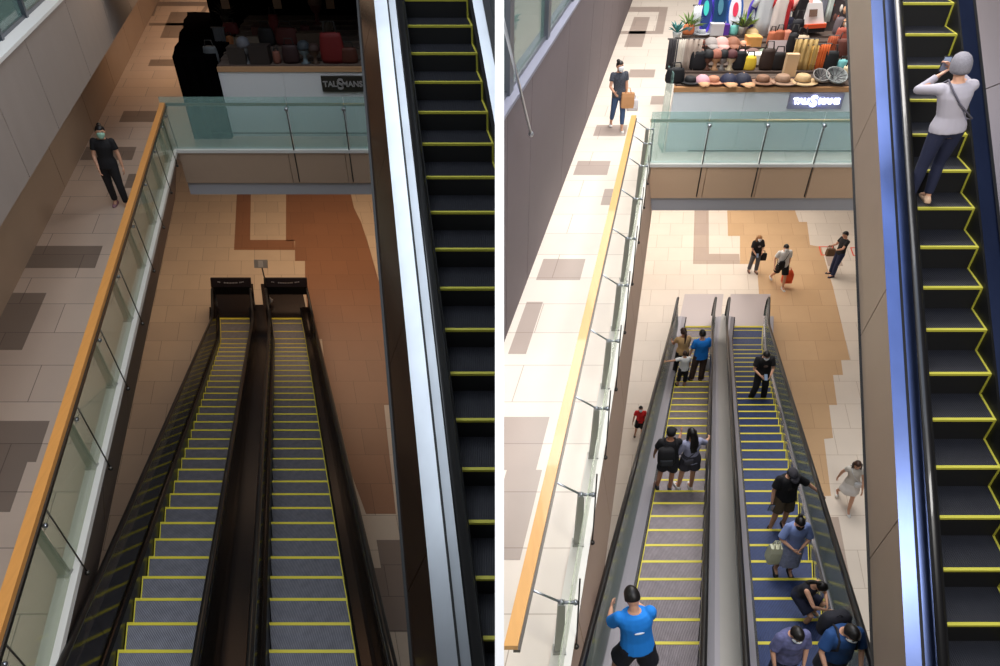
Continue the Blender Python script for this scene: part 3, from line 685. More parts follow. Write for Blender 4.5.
def bowl(c, r=.17, n=10):
    def f(P, root):
        R = Euler((.5, 0, 0)).to_matrix(); Q = P+Z*.09
        MB().lathe([(.03, -.06), (r*.6, -.05), (r*.95, .02), (r, .06), (r*.92, .06), (r*.86, .02), (r*.5, -.03), (.01, -.035)], Q, 18, R=R).build('shell', col(c, .4), root, smooth=True)
        mb = MB()
        for i in range(n):
            a = 2*pi*i/n; mb.tube([Q+R@Vector((cos(a)*r*.2, sin(a)*r*.2, -.01)), Q+R@Vector((cos(a)*r*.9, sin(a)*r*.9, .055))], .008, 5)
        mb.build('woven_ribs', col((80, 78, 80)), root)
    return f
def box_item(c, w=.28, h=.2, d=.2, c2=None, rz=0):
    def f(P, root):
        MB().box(P+Z*h/2, (w, d, h), rz=rz).build('carton', col(c), root)
        MB().box(P+Z*(h+.01), (w*1.03, d*1.03, .03), rz=rz).build('lid', col(c2 or c), root)
    return f
def plant(c, pc, h=.35):
    def f(P, root):
        MB().lathe([(.05, 0), (.08, .12), (.085, .14), (.07, .14), (.05, .1)], P, 12).build('pot', col(pc), root, smooth=True)
        mb = MB(); rg = random.Random(int(P.x*1000))
        for i in range(26):
            a = rg.uniform(0, 2*pi); e = rg.uniform(.3, 1.3); L = h*rg.uniform(.6, 1); d = Vector((cos(a)*cos(e), sin(a)*cos(e), sin(e))); s = Vector((-sin(a), cos(a), 0))*.018
            B = P+Z*.12; m_ = B+d*L*.6; t = B+d*L-Z*.03
            mb.add([B-s*.3, B+s*.3, m_+s+Z*.01, t, m_-s+Z*.01, m_-Z*.004], [(0, 1, 2, 5), (2, 3, 5), (3, 4, 5), (4, 0, 5), (0, 4, 3, 2, 1)])
        mb.build('leaves', col(c), root)
    return f
def board(c1, c2, c3, w=.3, h=.95, lean=.25):
    def f(P, root):
        R = Euler((-lean, 0, 0)).to_matrix()
        def oval(a, b, y, m, nm, par, cz0):
            V = []
            for yy in (y, y-.02): V.append([P+R@Vector((a*cos(t), yy, cz0+b*sin(t))) for t in [2*pi*i/24 for i in range(24)]])
            return MB().loft(V).build(nm, m, par, smooth=False)
        b0 = oval(w/2, h/2, 0, col(c1, .35), 'board', root, h/2)
        oval(w*.36, h*.4, -.022, col(c2, .35), 'inner_shape', b0, h/2)
        oval(w*.16, h*.16, -.044, col(c3, .35), 'centre_shape', b0, h*.55)
    return f
def garment(c, c2=None, h=.8, w=.42, sleeves=True):
    def f(P, root):
        rings = []
        for z, sx, sy in ((0, 1.0, .5), (h*.3, .9, .45), (h*.6, .85, .42), (h*.85, .95, .4), (h*.95, .8, .35), (h, .3, .3)):
            rings.append([P+Vector((w/2*sx*cos(t)*(1+.06*cos(5*t)), .1*sy*sin(t)*2*(1+.2*cos(6*t)), z)) for t in [2*pi*i/20 for i in range(20)]])
        MB().loft(rings).build('cloth', col(c), root, smooth=True)
        if sleeves:
            for s in (-1, 1): MB().tube([P+Vector((s*w*.38, 0, h*.9)), P+Vector((s*w*.62, 0, h*.62))], [.07, .06], 8).build('sleeve', col(c2 or c), root, smooth=True)
        MB().tube([P+Vector((-.12, 0, h*.99)), P+Vector((0, 0, h*1.06)), P+Vector((.12, 0, h*.99))], .008, 5).tube([P+Vector((0, 0, h*1.06)), P+Vector((0, 0, h*1.16))], .006, 5).build('hanger', col((60, 60, 62)), root)
    return f
def scarf(c, w=.35, h=.5):
    def f(P, root):
        mb = MB(); n = 14; V = []
        for z in (0, h*.33, h*.66, h):
            V.append([P+Vector((w*(i/(n-1)-.5), .03*sin(i*1.9)-.02, z)) for i in range(n)]+[P+Vector((w*(i/(n-1)-.5), .03*sin(i*1.9)+.02, z)) for i in range(n-1, -1, -1)])
        mb.loft(V).build('cloth', col(c), root, smooth=True)
        MB().tube([P+Vector((-w/2-.03, 0, h)), P+Vector((w/2+.03, 0, h))], .014, 6).build('hanging_bar', col((90, 85, 82)), root)
    return f
def card(c, w=.28, h=.2, lines=True):
    def f(P, root):
        MB().box(P+Z*h/2, (w, .02, h), rx=-.35).build('panel', col(c), root)
        MB().box(P+Vector((0, .06, h*.3)), (w*.2, .1, h*.6)).build('prop', col((70, 65, 62)), root)
    return f
def stand(c, h=.32, r=.09, hc=(50, 40, 38)):            # display head wearing a knitted beanie
    def f(P, root):
        MB().lathe([(r*.9, 0), (r*.4, .03), (r*.3, h*.35), (r*.8, h*.5), (r, h*.7), (r*.8, h*.92), (r*.1, h)], P, 12).build('display_head', col(c), root, smooth=True)
        MB().lathe([(r*1.08, h*.68), (r*1.12, h*.78), (r*.95, h*.98), (r*.5, h*1.08), (.005, h*1.1)], P, 14).build('beanie', col(hc), root, smooth=True)
    return f
CN = {}
class Counter:
    def __init__(s, lx, topy, y0, basey, rake, x1):
        s.Y = at(500, basey, UP).y; s.x0 = at(lx, basey, UP).x; s.top = on_plane(lx, topy, Vector((0, s.Y, 0)), X).z; s.rake = rake; s.x1 = x1
        # stepped display
        s.n = 9; s.d = .32
    def surf(s, px, py):                     # nearest tier whose front centre is seen on this row
        best = None
        for j in range(s.n):
            Y = s.Y+.2+j*s.d; z = s.top+.03+j*s.rake; t = (0, Y, z); yy = proj(t)[1]
            if best is None or abs(yy-py) < best[0]: best = (abs(yy-py), Y, z, j)
        _, Y, z, j = best; zc = proj((0, Y, z))[2]
        return Vector(((px-500)*zc/F, Y, z)), j
def build_counter(Ct, k, label, front, topm, x1):
    root = empty('display_counter', Vector((Ct.x0, Ct.Y, UP)), label, 'counter')
    D = Ct.n*Ct.d+.2; dx = 0
    x0 = Ct.x0
    mb = MB(); x = x0; w = 1.55
    while x < x1-.05:
        e = min(x+w, x1); mb.slab([(x+.004, Ct.Y), (e-.004, Ct.Y), (e-.004, Ct.Y+.02), (x+.004, Ct.Y+.02)], UP+.08, Ct.top-.1); x = e
    mb.build('front_panel', front, root)
    MB().slab([(x0+.01, Ct.Y+.02), (x1, Ct.Y+.02), (x1, Ct.Y+D), (x0+.01+max(k, 0)*D, Ct.Y+D)], UP, Ct.top-.1).build('carcass', front, root)
    MB().slab([(x0-.02, Ct.Y-.03), (x1, Ct.Y-.03), (x1, Ct.Y+D), (x0-.02+max(k, 0)*D, Ct.Y+D)], Ct.top-.1, Ct.top).build('countertop', topm, root, label='wood edged countertop')
    mb = MB()
    for j in range(Ct.n): mb.slab([(x0+.02+max(k, 0)*(.05+j*Ct.d), Ct.Y+.05+j*Ct.d), (x1, Ct.Y+.05+j*Ct.d), (x1, Ct.Y+D), (x0+.02+max(k, 0)*D, Ct.Y+D)], Ct.top+(j-1)*Ct.rake if j else Ct.top-.001, Ct.top+j*Ct.rake+.028)
    mb.build('display_tier', mat('shadow-toned display tier', (84, 70, 62), .9), root)  # tier colour darkened to a shadow tone between the goods
    return root
def place(Ct, items, wh):
    rows = {}
    for it in items: rows.setdefault(Ct.surf(it[0], it[1])[1], []).append(it)
    ORD = ['front', 'second', 'third', 'fourth', 'fifth', 'sixth', 'seventh', 'eighth', 'rear']
    for j, r in sorted(rows.items()):
        r.sort(key=lambda q: q[0])
        for i, (px, py, nm, cname, cat, fn) in enumerate(r):
            P, _ = Ct.surf(px, py)
            l = 'beside the '+(r[i-1][3]+' '+r[i-1][2].replace('_', ' ')) if i else 'at the left end'
            if 0 < i < len(r)-1: l = 'between the %s and the %s' % (r[i-1][3]+' '+r[i-1][2].replace('_', ' '), r[i+1][3]+' '+r[i+1][2].replace('_', ' '))
            lab = '%s %s, %s tier of the %s, %s' % (cname, nm.replace('_', ' '), ORD[min(j, 8)], wh, l)
            w = lab.split()
            if len(w) > 16: lab = ' '.join('%s %s %s on %s tier of %s' % (cname, nm.replace('_', ' '), 'right of the %s' % r[i-1][3] if i else 'leftmost', ORD[min(j, 8)], wh) for _ in (0,))
            pl = nm.replace('_', ' '); pl = pl+('es' if pl.endswith('x') else '' if pl.endswith('s') else 's')
            root = empty(nm, P, lab, cat, '%s on the %s' % (pl, wh))
            fn(P, root)
            sz = 1.3 if nm not in ('swim_board', 'garment') else 1.1
            for ch in root.children_recursive: ch.data.transform(Matrix.Scale(sz, 4))
white_lam = mat('white laminate', (222, 224, 230), .35); woodtop = mat('oak worktop edge', (190, 140, 96), .5)
CR = Counter(665, 87, 0, 152, .045, 0)
x1R = 9.2
build_counter(CR, KR, 'long white shop counter topped with hats behind the aqua glass', white_lam, woodtop, x1R)
MB_g = MB().slab([(CR.x0-.08, CR.Y-.06), (CR.x0-.06, CR.Y-.06), (CR.x0-.06, CR.Y+.5), (CR.x0-.08, CR.Y+.5)], UP, CR.top+.3).build('glass_screen', glassF)
tag(MB_g, 'upright glass side screen at the left end of the hat counter', 'screen')
T = (196, 150, 110); BR = (96, 62, 48); BK = (22, 22, 25); NV = (28, 32, 58); PK = (214, 160, 160); GY = (140, 134, 130); CM = (216, 196, 160)
itemsR = [
 (674, 83, 'handbag', 'round black', 'bag', bag(BK, .32, .24)), (690, 83, 'sun_hat', 'black', 'hat', sun_hat(BK, .19)), (702, 82, 'baseball_cap', 'pink and tan', 'hat', cap((200, 150, 160), .13, T)),
 (713, 83, 'sun_hat', 'terracotta tan', 'hat', sun_hat((176, 120, 92), .19)), (728, 82, 'baseball_cap', 'navy', 'hat', cap(NV, .15, T)), (742, 82, 'baseball_cap', 'dark navy', 'hat', cap((24, 26, 46), .16, T, .3)),
 (762, 81, 'sun_hat', 'brown brimmed', 'hat', sun_hat((128, 92, 70), .22)), (782, 82, 'sun_hat', 'taupe brimmed', 'hat', sun_hat((150, 120, 98), .24)), (802, 82, 'sun_hat', 'wide straw', 'hat', sun_hat((190, 160, 118), .25)),
 (819, 80, 'woven_bowl', 'small grey', 'bowl', bowl(GY, .14)), (834, 80, 'woven_bowl', 'large grey', 'bowl', bowl((130, 134, 132), .18)), (846, 79, 'pouch', 'cream', 'pouch', bag(CM, .16, .16)),
 (670, 70, 'scarf', 'black and white', 'scarf', scarf((60, 56, 58), .16, .5)), (677, 70, 'scarf', 'ivory', 'scarf', scarf((214, 204, 190), .14, .5)), (688, 70, 'scarf', 'beige lattice', 'scarf', scarf((176, 158, 144), .34, .5)), (697, 72, 'handbag', 'soft black', 'bag', bag(BK, .3, .3)),
 (706, 70, 'beanie_stand', 'dark brown', 'hat stand', stand(BR, .3, .09, BK)), (714, 70, 'beanie_stand', 'rust', 'hat stand', stand(T, .3, .09, (150, 92, 74))), (721, 71, 'beanie_stand', 'charcoal', 'hat stand', stand(GY, .3, .08, BK)), (729, 70, 'beanie_stand', 'maroon', 'hat stand', stand(CM, .3, .09, (84, 44, 46))),
 (738, 70, 'handbag', 'small black', 'bag', bag(BK, .22, .3)), (748, 72, 'pouch', 'yellow printed', 'pouch', bag((236, 200, 60), .24, .22)), (754, 66, 'gift_box', 'white', 'box', box_item((236, 230, 222), .3, .14, .2)), (765, 71, 'handbag', 'dark woven', 'bag', bag((54, 38, 32), .26, .34)),
 (776, 72, 'handbag', 'black fringed', 'bag', bag((26, 22, 22), .26, .28)), (788, 73, 'gift_box', 'tan paper', 'box', box_item((214, 180, 140), .2, .34, .1)), (800, 72, 'scarf', 'straw yellow', 'scarf', scarf((206, 172, 110), .36, .5)), (808, 70, 'scarf', 'gold', 'scarf', scarf((214, 170, 92), .16, .4)),
 (819, 68, 'scarf', 'orange', 'scarf', scarf((226, 110, 50), .16, .42)), (828, 70, 'handbag', 'black studded', 'bag', bag((34, 34, 36), .26, .3)), (841, 68, 'pouch', 'turquoise', 'pouch', bag((120, 190, 190), .18, .16)),
 (700, 57, 'baseball_cap', 'dark brown', 'hat', cap(BR, .14)), (709, 57, 'sun_hat', 'mocha', 'hat', sun_hat((112, 78, 62), .15)), (718, 57, 'baseball_cap', 'rose brown', 'hat', cap((150, 112, 104), .15)), (732, 57, 'sun_hat', 'dark olive', 'hat', sun_hat((60, 48, 38), .18)),
 (742, 57, 'baseball_cap', 'pale pink', 'hat', cap((226, 182, 182), .12)), (752, 56, 'baseball_cap', 'dusty brown', 'hat', cap((116, 88, 80), .15)), (763, 57, 'baseball_cap', 'sage green', 'hat', cap((112, 124, 104), .14)), (778, 58, 'price_card', 'grey', 'card', card((176, 160, 160), .42, .28)),
 (789, 56, 'handbag', 'slim black', 'bag', bag(BK, .2, .4)), (797, 56, 'handbag', 'cream floral', 'bag', bag((200, 178, 150), .3, .36)),
 (828, 56, 'scarf', 'rust', 'scarf', scarf((190, 96, 60), .14, .36)), (839, 56, 'handbag', 'brown studded', 'bag', bag((104, 58, 48), .26, .3)),
 (675, 56, 'handbag', 'lilac', 'bag', bag((146, 120, 160), .22, .24)), (684, 57, 'gift_box', 'cream', 'box', box_item((206, 190, 160), .26, .2, .2)), (691, 50, 'pouch', 'sand', 'pouch', bag((190, 168, 120), .22, .2)),
 (700, 46, 'sun_hat', 'chestnut', 'hat', sun_hat((104, 58, 44), .18)), (711, 46, 'baseball_cap', 'stone grey', 'hat', cap((150, 142, 138), .14)), (721, 46, 'baseball_cap', 'blush pink', 'hat', cap((206, 160, 152), .15)), (732, 46, 'baseball_cap', 'copper brown', 'hat', cap((140, 92, 70), .15)),
 (744, 46, 'sun_hat', 'peach', 'hat', sun_hat((220, 170, 140), .14)), (752, 45, 'gift_box', 'orange topped', 'box', box_item((220, 160, 90), .26, .14, .2)), (770, 46, 'pouch', 'terracotta', 'pouch', bag((190, 108, 76), .16, .24)), (777, 46, 'pouch', 'cinnamon', 'pouch', bag((168, 92, 62), .2, .26)), (786, 46, 'pouch', 'salmon', 'pouch', bag((206, 132, 108), .18, .26)),
 (793, 44, 'handbag', 'tall black', 'bag', bag((26, 24, 30), .24, .44)), (840, 44, 'handbag', 'coral patterned', 'bag', bag((170, 84, 66), .28, .3)),
 (676, 38, 'potted_plant', 'teal leaved', 'plant', plant((58, 120, 118), (200, 205, 205), .3)), (688, 36, 'pouch', 'orange', 'pouch', bag((226, 130, 80), .22, .18)), (701, 35, 'sun_hat', 'silver grey', 'hat', sun_hat((166, 168, 172), .17)), (715, 34, 'gift_box', 'pale grey', 'box', box_item((200, 198, 198), .24, .18, .2)), (723, 36, 'gift_box', 'violet', 'box', box_item((90, 50, 150), .16, .16, .16)),
 (733, 34, 'pouch', 'mint', 'pouch', bag((120, 200, 190), .16, .16)), (741, 36, 'potted_plant', 'grey green', 'plant', plant((110, 124, 92), (220, 214, 200), .36)), (752, 35, 'baseball_cap', 'straw coloured', 'hat', cap((210, 180, 130), .13)), (764, 34, 'pouch', 'white', 'pouch', bag((236, 230, 226), .2, .16)),
 (772, 33, 'pouch', 'yellow', 'pouch', bag((200, 170, 80), .1, .3)), (778, 33, 'pouch', 'red', 'pouch', bag((170, 50, 44), .12, .3)), (785, 34, 'handbag', 'navy', 'bag', bag((50, 50, 70), .24, .3)), (838, 32, 'handbag', 'grey sequinned', 'bag', bag((110, 100, 104), .24, .3)),
 (688, 22, 'potted_plant', 'green leaved', 'plant', plant((120, 150, 80), (160, 160, 155), .4)), (742, 20, 'potted_plant', 'light green', 'plant', plant((140, 170, 80), (170, 160, 160), .4)),
 (703, 24, 'swim_board', 'blue and violet', 'board', board((92, 70, 214), (40, 60, 120), (70, 200, 190), .36, .95)), (717, 26, 'swim_board', 'dark teal', 'board', board((40, 70, 120), (24, 60, 96), (80, 130, 150), .36, 1.0)), (732, 24, 'swim_board', 'blue ringed', 'board', board((52, 90, 160), (226, 226, 236), (220, 60, 90), .36, .9)), (750, 22, 'swim_board', 'purple', 'board', board((100, 80, 190), (60, 54, 120), (210, 210, 230), .24, .7)),
 (694, 30, 'scarf', 'white', 'scarf', scarf((236, 236, 240), .14, .5)), (760, 24, 'garment', 'pale grey', 'garment', garment((206, 212, 216), h=.9)), (775, 22, 'garment', 'red and white', 'garment', garment((230, 218, 210), (190, 40, 44), h=.8)), (782, 23, 'garment', 'crimson', 'garment', garment((186, 42, 46), h=.75, w=.16, sleeves=False)),
 (795, 24, 'garment', 'black and rose', 'garment', garment((34, 30, 32), (214, 150, 140), h=.8, w=.34)),
]
place(CR, itemsR, 'hat counter')
# white case with an orange stripe, garments on a rail, further back in the bright shop
def upx(px, Y, z): return (px-500)*proj((0, Y, z))[2]/F
P, _ = CR.surf(809, 32)
root = empty('display_case', P, 'white slanted case with an orange stripe and black base in the hat shop', 'case')
MB().box(P+Z*.14, (.5, .4, .1), rz=.25).build('base', col(BK), root); MB().box(P+Z*.23, (.52, .42, .09), rz=.25).build('stripe', col((232, 92, 52)), root)
MB().hexa([P+Vector(v) for v in ((-.26, -.2, .27), (.26, -.1, .27), (.2, .3, .27), (-.3, .2, .27), (-.24, -.1, .72), (.12, -.02, .72), (.1, .2, .72), (-.26, .14, .72))]).build('hood', col((232, 226, 222)), root)
MB().box(P+Vector((-.1, -.18, .52)), (.2, .02, .16), rz=.2, rx=-.25).build('window', col((120, 92, 78)), root)
GC = [((196, 206, 198), 'pale sage'), ((128, 130, 140), 'slate'), ((206, 216, 206), 'mint white'), ((150, 160, 150), 'moss grey'), ((96, 98, 112), 'blue grey')]
for i, (c, nme) in enumerate(GC):
    Y = CR.Y+CR.n*CR.d+.5; z = CR.top+.55; P = Vector((upx(813+i*6.5, Y, z), Y, z))
    root = empty('garment', P, '%s garment, number %s from the left on the far rail of the hat shop' % (nme, ['one', 'two', 'three', 'four', 'five'][i]) if 0 else '%s garment hanging on the far rail above the hat counter' % nme, 'garment', 'garments on the far rail')
    garment(c, h=.95, w=.2, sleeves=False)(P, root)
Y = CR.Y+CR.n*CR.d+.5; za = CR.top+1.68
rr = MB().tube([(upx(800, Y, za), Y, za), (upx(845, Y, za)+.2, Y, za)], .02).tube([(upx(845, Y, za)+.1, Y, za), (upx(845, Y, za)+.1, Y, UP)], .02).tube([(upx(800, Y, za)+.02, Y, za), (upx(800, Y, za)+.02, Y, UP)], .02).build('garment_rail', steel, smooth=True)
tag(rr, 'steel rail holding hanging garments at the back of the hat shop', 'clothes rail')
# slanted accessory rack at the right end
P, _ = CR.surf(846, 60); P = P+X*.1
root = empty('accessory_rack', P, 'dark upright rack crowded with small colourful accessories, right of the hat counter', 'rack')
MB().box(P+Vector((.25, .9, .35)), (.06, 2.2, 1.1), rz=.1).build('board', col((50, 40, 42)), root)
rg = random.Random(5)
cs = [(170, 80, 60), (60, 50, 54), (200, 190, 180), (120, 130, 110), (40, 36, 40), (214, 160, 120), (180, 120, 140), (100, 60, 50)]
for j in range(11):
    for i in range(4):
        c = rg.choice(cs); Q = P+Vector((.17-.0*j+rg.uniform(-.03, .03), .05+j*.18, .0+i*.24))
        MB().ball(Q, (.05, .075, .1), 8).build('accessory', col(c), root, smooth=True)
# shop interior floor mat glimpsed between the items is the floor itself; sign
def shop_sign(Ct, px0, px1, py0, py1, lm, bm_, label, lab2):
    P0 = Vector((0, Ct.Y, 0)); a = on_plane(px0, py0, P0, X); b = on_plane(px1, py1, P0, X)
    root = empty('shop_sign', Vector(((a.x+b.x)/2, Ct.Y, b.z)), label, 'sign')
    pl = MB().slab([(a.x, Ct.Y-.06), (b.x, Ct.Y-.06), (b.x, Ct.Y-.004), (a.x, Ct.Y-.004)], b.z, a.z).build('backplate', bm_, root)
    w = b.x-a.x; h = a.z-b.z; cx, cz_ = (a.x+b.x)/2, (a.z+b.z)/2
    def M(x, z, s=1, ry=0): return Matrix.Translation((x, Ct.Y-.075, z)) @ Matrix.Rotation(pi/2, 4, 'X') @ Matrix.Scale(s, 4) 
    for t, xo, sz, zo in (('TALI', -.275, .5, .0), ('S', -.045, .95, -.02), ("MANS", .24, .5, .0)):
        text_mesh('lettering', t, h*sz, lm, root, M(cx+w*xo, cz_+h*zo))
    return root
glow = mat('lit white lettering', (205, 215, 255), .4, emit=9.)
shop_sign(CR, 790, 839.5, 92.5, 108, glow, mat('grey sign plate', (140, 138, 158), .4), 'glowing white shop sign with script lettering below the hats', '')
# closed dim kiosk
CLk = Counter(229, 67, 0, 136.5, .045, 0)
cream = mat('white laminate dim', (214, 214, 216), .4)
build_counter(CLk, KL, 'white shop counter with tan top below the black curtained stall', cream, mat('tan worktop', (176, 136, 100), .5), -.05)
shop_sign(CLk, 321, 364.5, 75.5, 91, mat('unlit pale lettering', (170, 165, 165), .35, metal=.3), mat('olive black sign plate', (44, 40, 32), .5), 'unlit dark shop sign with pale script lettering on the dim counter', '')
drape = mat('black drape', (5, 4, 5), 1., spec=0)
mb = MB(); x0 = at(197, 136, UP).x; x1 = at(233, 136, UP).x; Y0 = CLk.Y-.15
def ripple(pts, amp=.035): return pts
rings = []
H_ = on_plane(194, 57, Vector((0, Y0, 0)), X).z
nn = 40; base = []
per = [(x0, Y0), (x1, Y0), (x1+KL*0, Y0+4.2), (x0+KL*4.2, Y0+4.2)]
for e in range(4):
    a, b = Vector(per[e]), Vector(per[(e+1) % 4])
    for i in range(10): 
        q = a.lerp(b, i/10); d = (b-a).normalized(); nrm_ = Vector((d.y, -d.x)); base.append(q+nrm_*.03*sin(i*2.1+e))
for z in (UP, UP+.5, UP+1.1, H_-.1, H_): rings.append([Vector((q.x, q.y, z)) for q in base])
root = MB().loft(rings).build('draped_shelving', drape, smooth=False); tag(root, 'tall shelving shrouded in black cloth at the left end of the stall', 'shelving')
Yb = CLk.Y+CLk.n*CLk.d+.35
def curtain(nm, x0, y0, x1, y1, z0, z1, label):
    V = []; n = 60
    for z in (z0, z1):
        a = [Vector((x0+(x1-x0)*i/n, y0+(y1-y0)*i/n, z)) for i in range(n+1)]
        d = Vector((x1-x0, y1-y0, 0)).normalized(); nr = Vector((d.y, -d.x, 0))
        V.append([p_+nr*.04*sin(i*1.3) for i, p_ in enumerate(a)]+[p_+nr*(.04*sin(i*1.3)+.02) for i, p_ in list(enumerate(a))[::-1]])
    o = MB().loft(V).build(nm, drape); return tag(o, label, 'curtain')
curtain('curtain', x1+KL*4, Yb, -.05, Yb, UP, UP+3.4, 'black curtain closing off the back of the dim stall')
o = MB().slab([(x0+KL*4, CLk.Y-.2), (-.05, CLk.Y-.2), (-.05, Yb+.1), (x0+KL*4, Yb+.1)], UP+3.4, UP+3.46).build('blocker', drape); tag(o, 'black cloth canopy added unseen over the dim stall to block light', 'blocker')  # unseen sheet added overhead to keep lamp light off the stall
dk = lambda r, g, b: (int(r), int(g), int(b))
itemsL = [
 (247, 64, 'figurine', 'silver', 'figurine', stand((170, 170, 175), .4, .1, (130, 130, 140))), (213, 60, 'handbag', 'grey', 'bag', bag((110, 116, 120), .26, .28)), (240, 64, 'gift_box', 'dark framed', 'box', box_item((70, 58, 50), .3, .26, .2)), (262, 64, 'gift_box', 'brown framed', 'box', box_item((60, 46, 40), .34, .28, .2)), (278, 64, 'pouch', 'copper', 'pouch', bag((170, 100, 80), .14, .2)),
 (292, 64, 'handbag', 'deep maroon', 'bag', bag((60, 24, 26), .3, .3)), (306, 64, 'figurine', 'pale glass', 'figurine', stand((150, 170, 180), .34, .1, (60, 70, 80))), (316, 64, 'figurine', 'bronze', 'figurine', stand((110, 80, 60), .3, .09, (80, 50, 40))), (334, 65, 'handbag', 'bright red', 'bag', bag((160, 20, 20), .42, .5)), (350, 64, 'handbag', 'dark orange', 'bag', bag((110, 44, 20), .3, .26)),
 (231, 48, 'pouch', 'amber', 'pouch', bag((190, 110, 50), .14, .16)), (222, 46, 'scarf', 'grey', 'scarf', scarf((100, 100, 105), .2, .3)), (248, 46, 'price_card', 'tan', 'card', card((140, 120, 100), .5, .14)), (268, 46, 'handbag', 'black', 'bag', bag((24, 20, 22), .3, .3)), (288, 44, 'handbag', 'wine red', 'bag', bag((110, 34, 26), .42, .3)), (312, 45, 'gift_box', 'bronze banded', 'box', box_item((110, 86, 66), .46, .2, .2)), (330, 44, 'scarf', 'dark gold', 'scarf', scarf((86, 64, 40), .2, .4)),
 (232, 36, 'handbag', 'dark red', 'bag', bag((130, 22, 26), .3, .2)), (262, 34, 'gift_box', 'rust topped', 'box', box_item((110, 56, 40), .3, .12, .2)), (276, 33, 'pouch', 'crimson', 'pouch', bag((150, 26, 30), .2, .34)), (292, 34, 'sun_hat', 'cream', 'hat', sun_hat((226, 190, 168), .2)), (306, 32, 'pouch', 'garnet', 'pouch', bag((110, 30, 36), .2, .16)),  # cream hat stands for a white lamp, crimson pouch for a lantern
 (318, 26, 'figurine', 'red beaded', 'figurine', stand((130, 50, 44), .5, .12, (150, 110, 90))), (226, 24, 'potted_plant', 'dusky', 'plant', plant((64, 56, 36), (70, 60, 50), .34)),
]
DIMF = [.6]  # stock colours darkened to paint the stall's missing light
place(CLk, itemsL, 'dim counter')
for i, px in enumerate((225, 277, 330)):
    Y = CLk.Y+2.2; P = on_plane(px, 3, Vector((0, Y, 0)), X)
    root = empty('hanging_tag', P, '%s brown card tag hanging above the dim stall' % ('leftmost', 'middle', 'rightmost')[i], 'tag', 'brown tags hanging over the dim stall')
    MB().box(P, (.2, .012, .26)).build('card', mat('brown card', (128, 104, 84), .7), root); MB().tube([P+Z*.12, P+Z*1.2], .004, 5).build('string', dsteel, root)

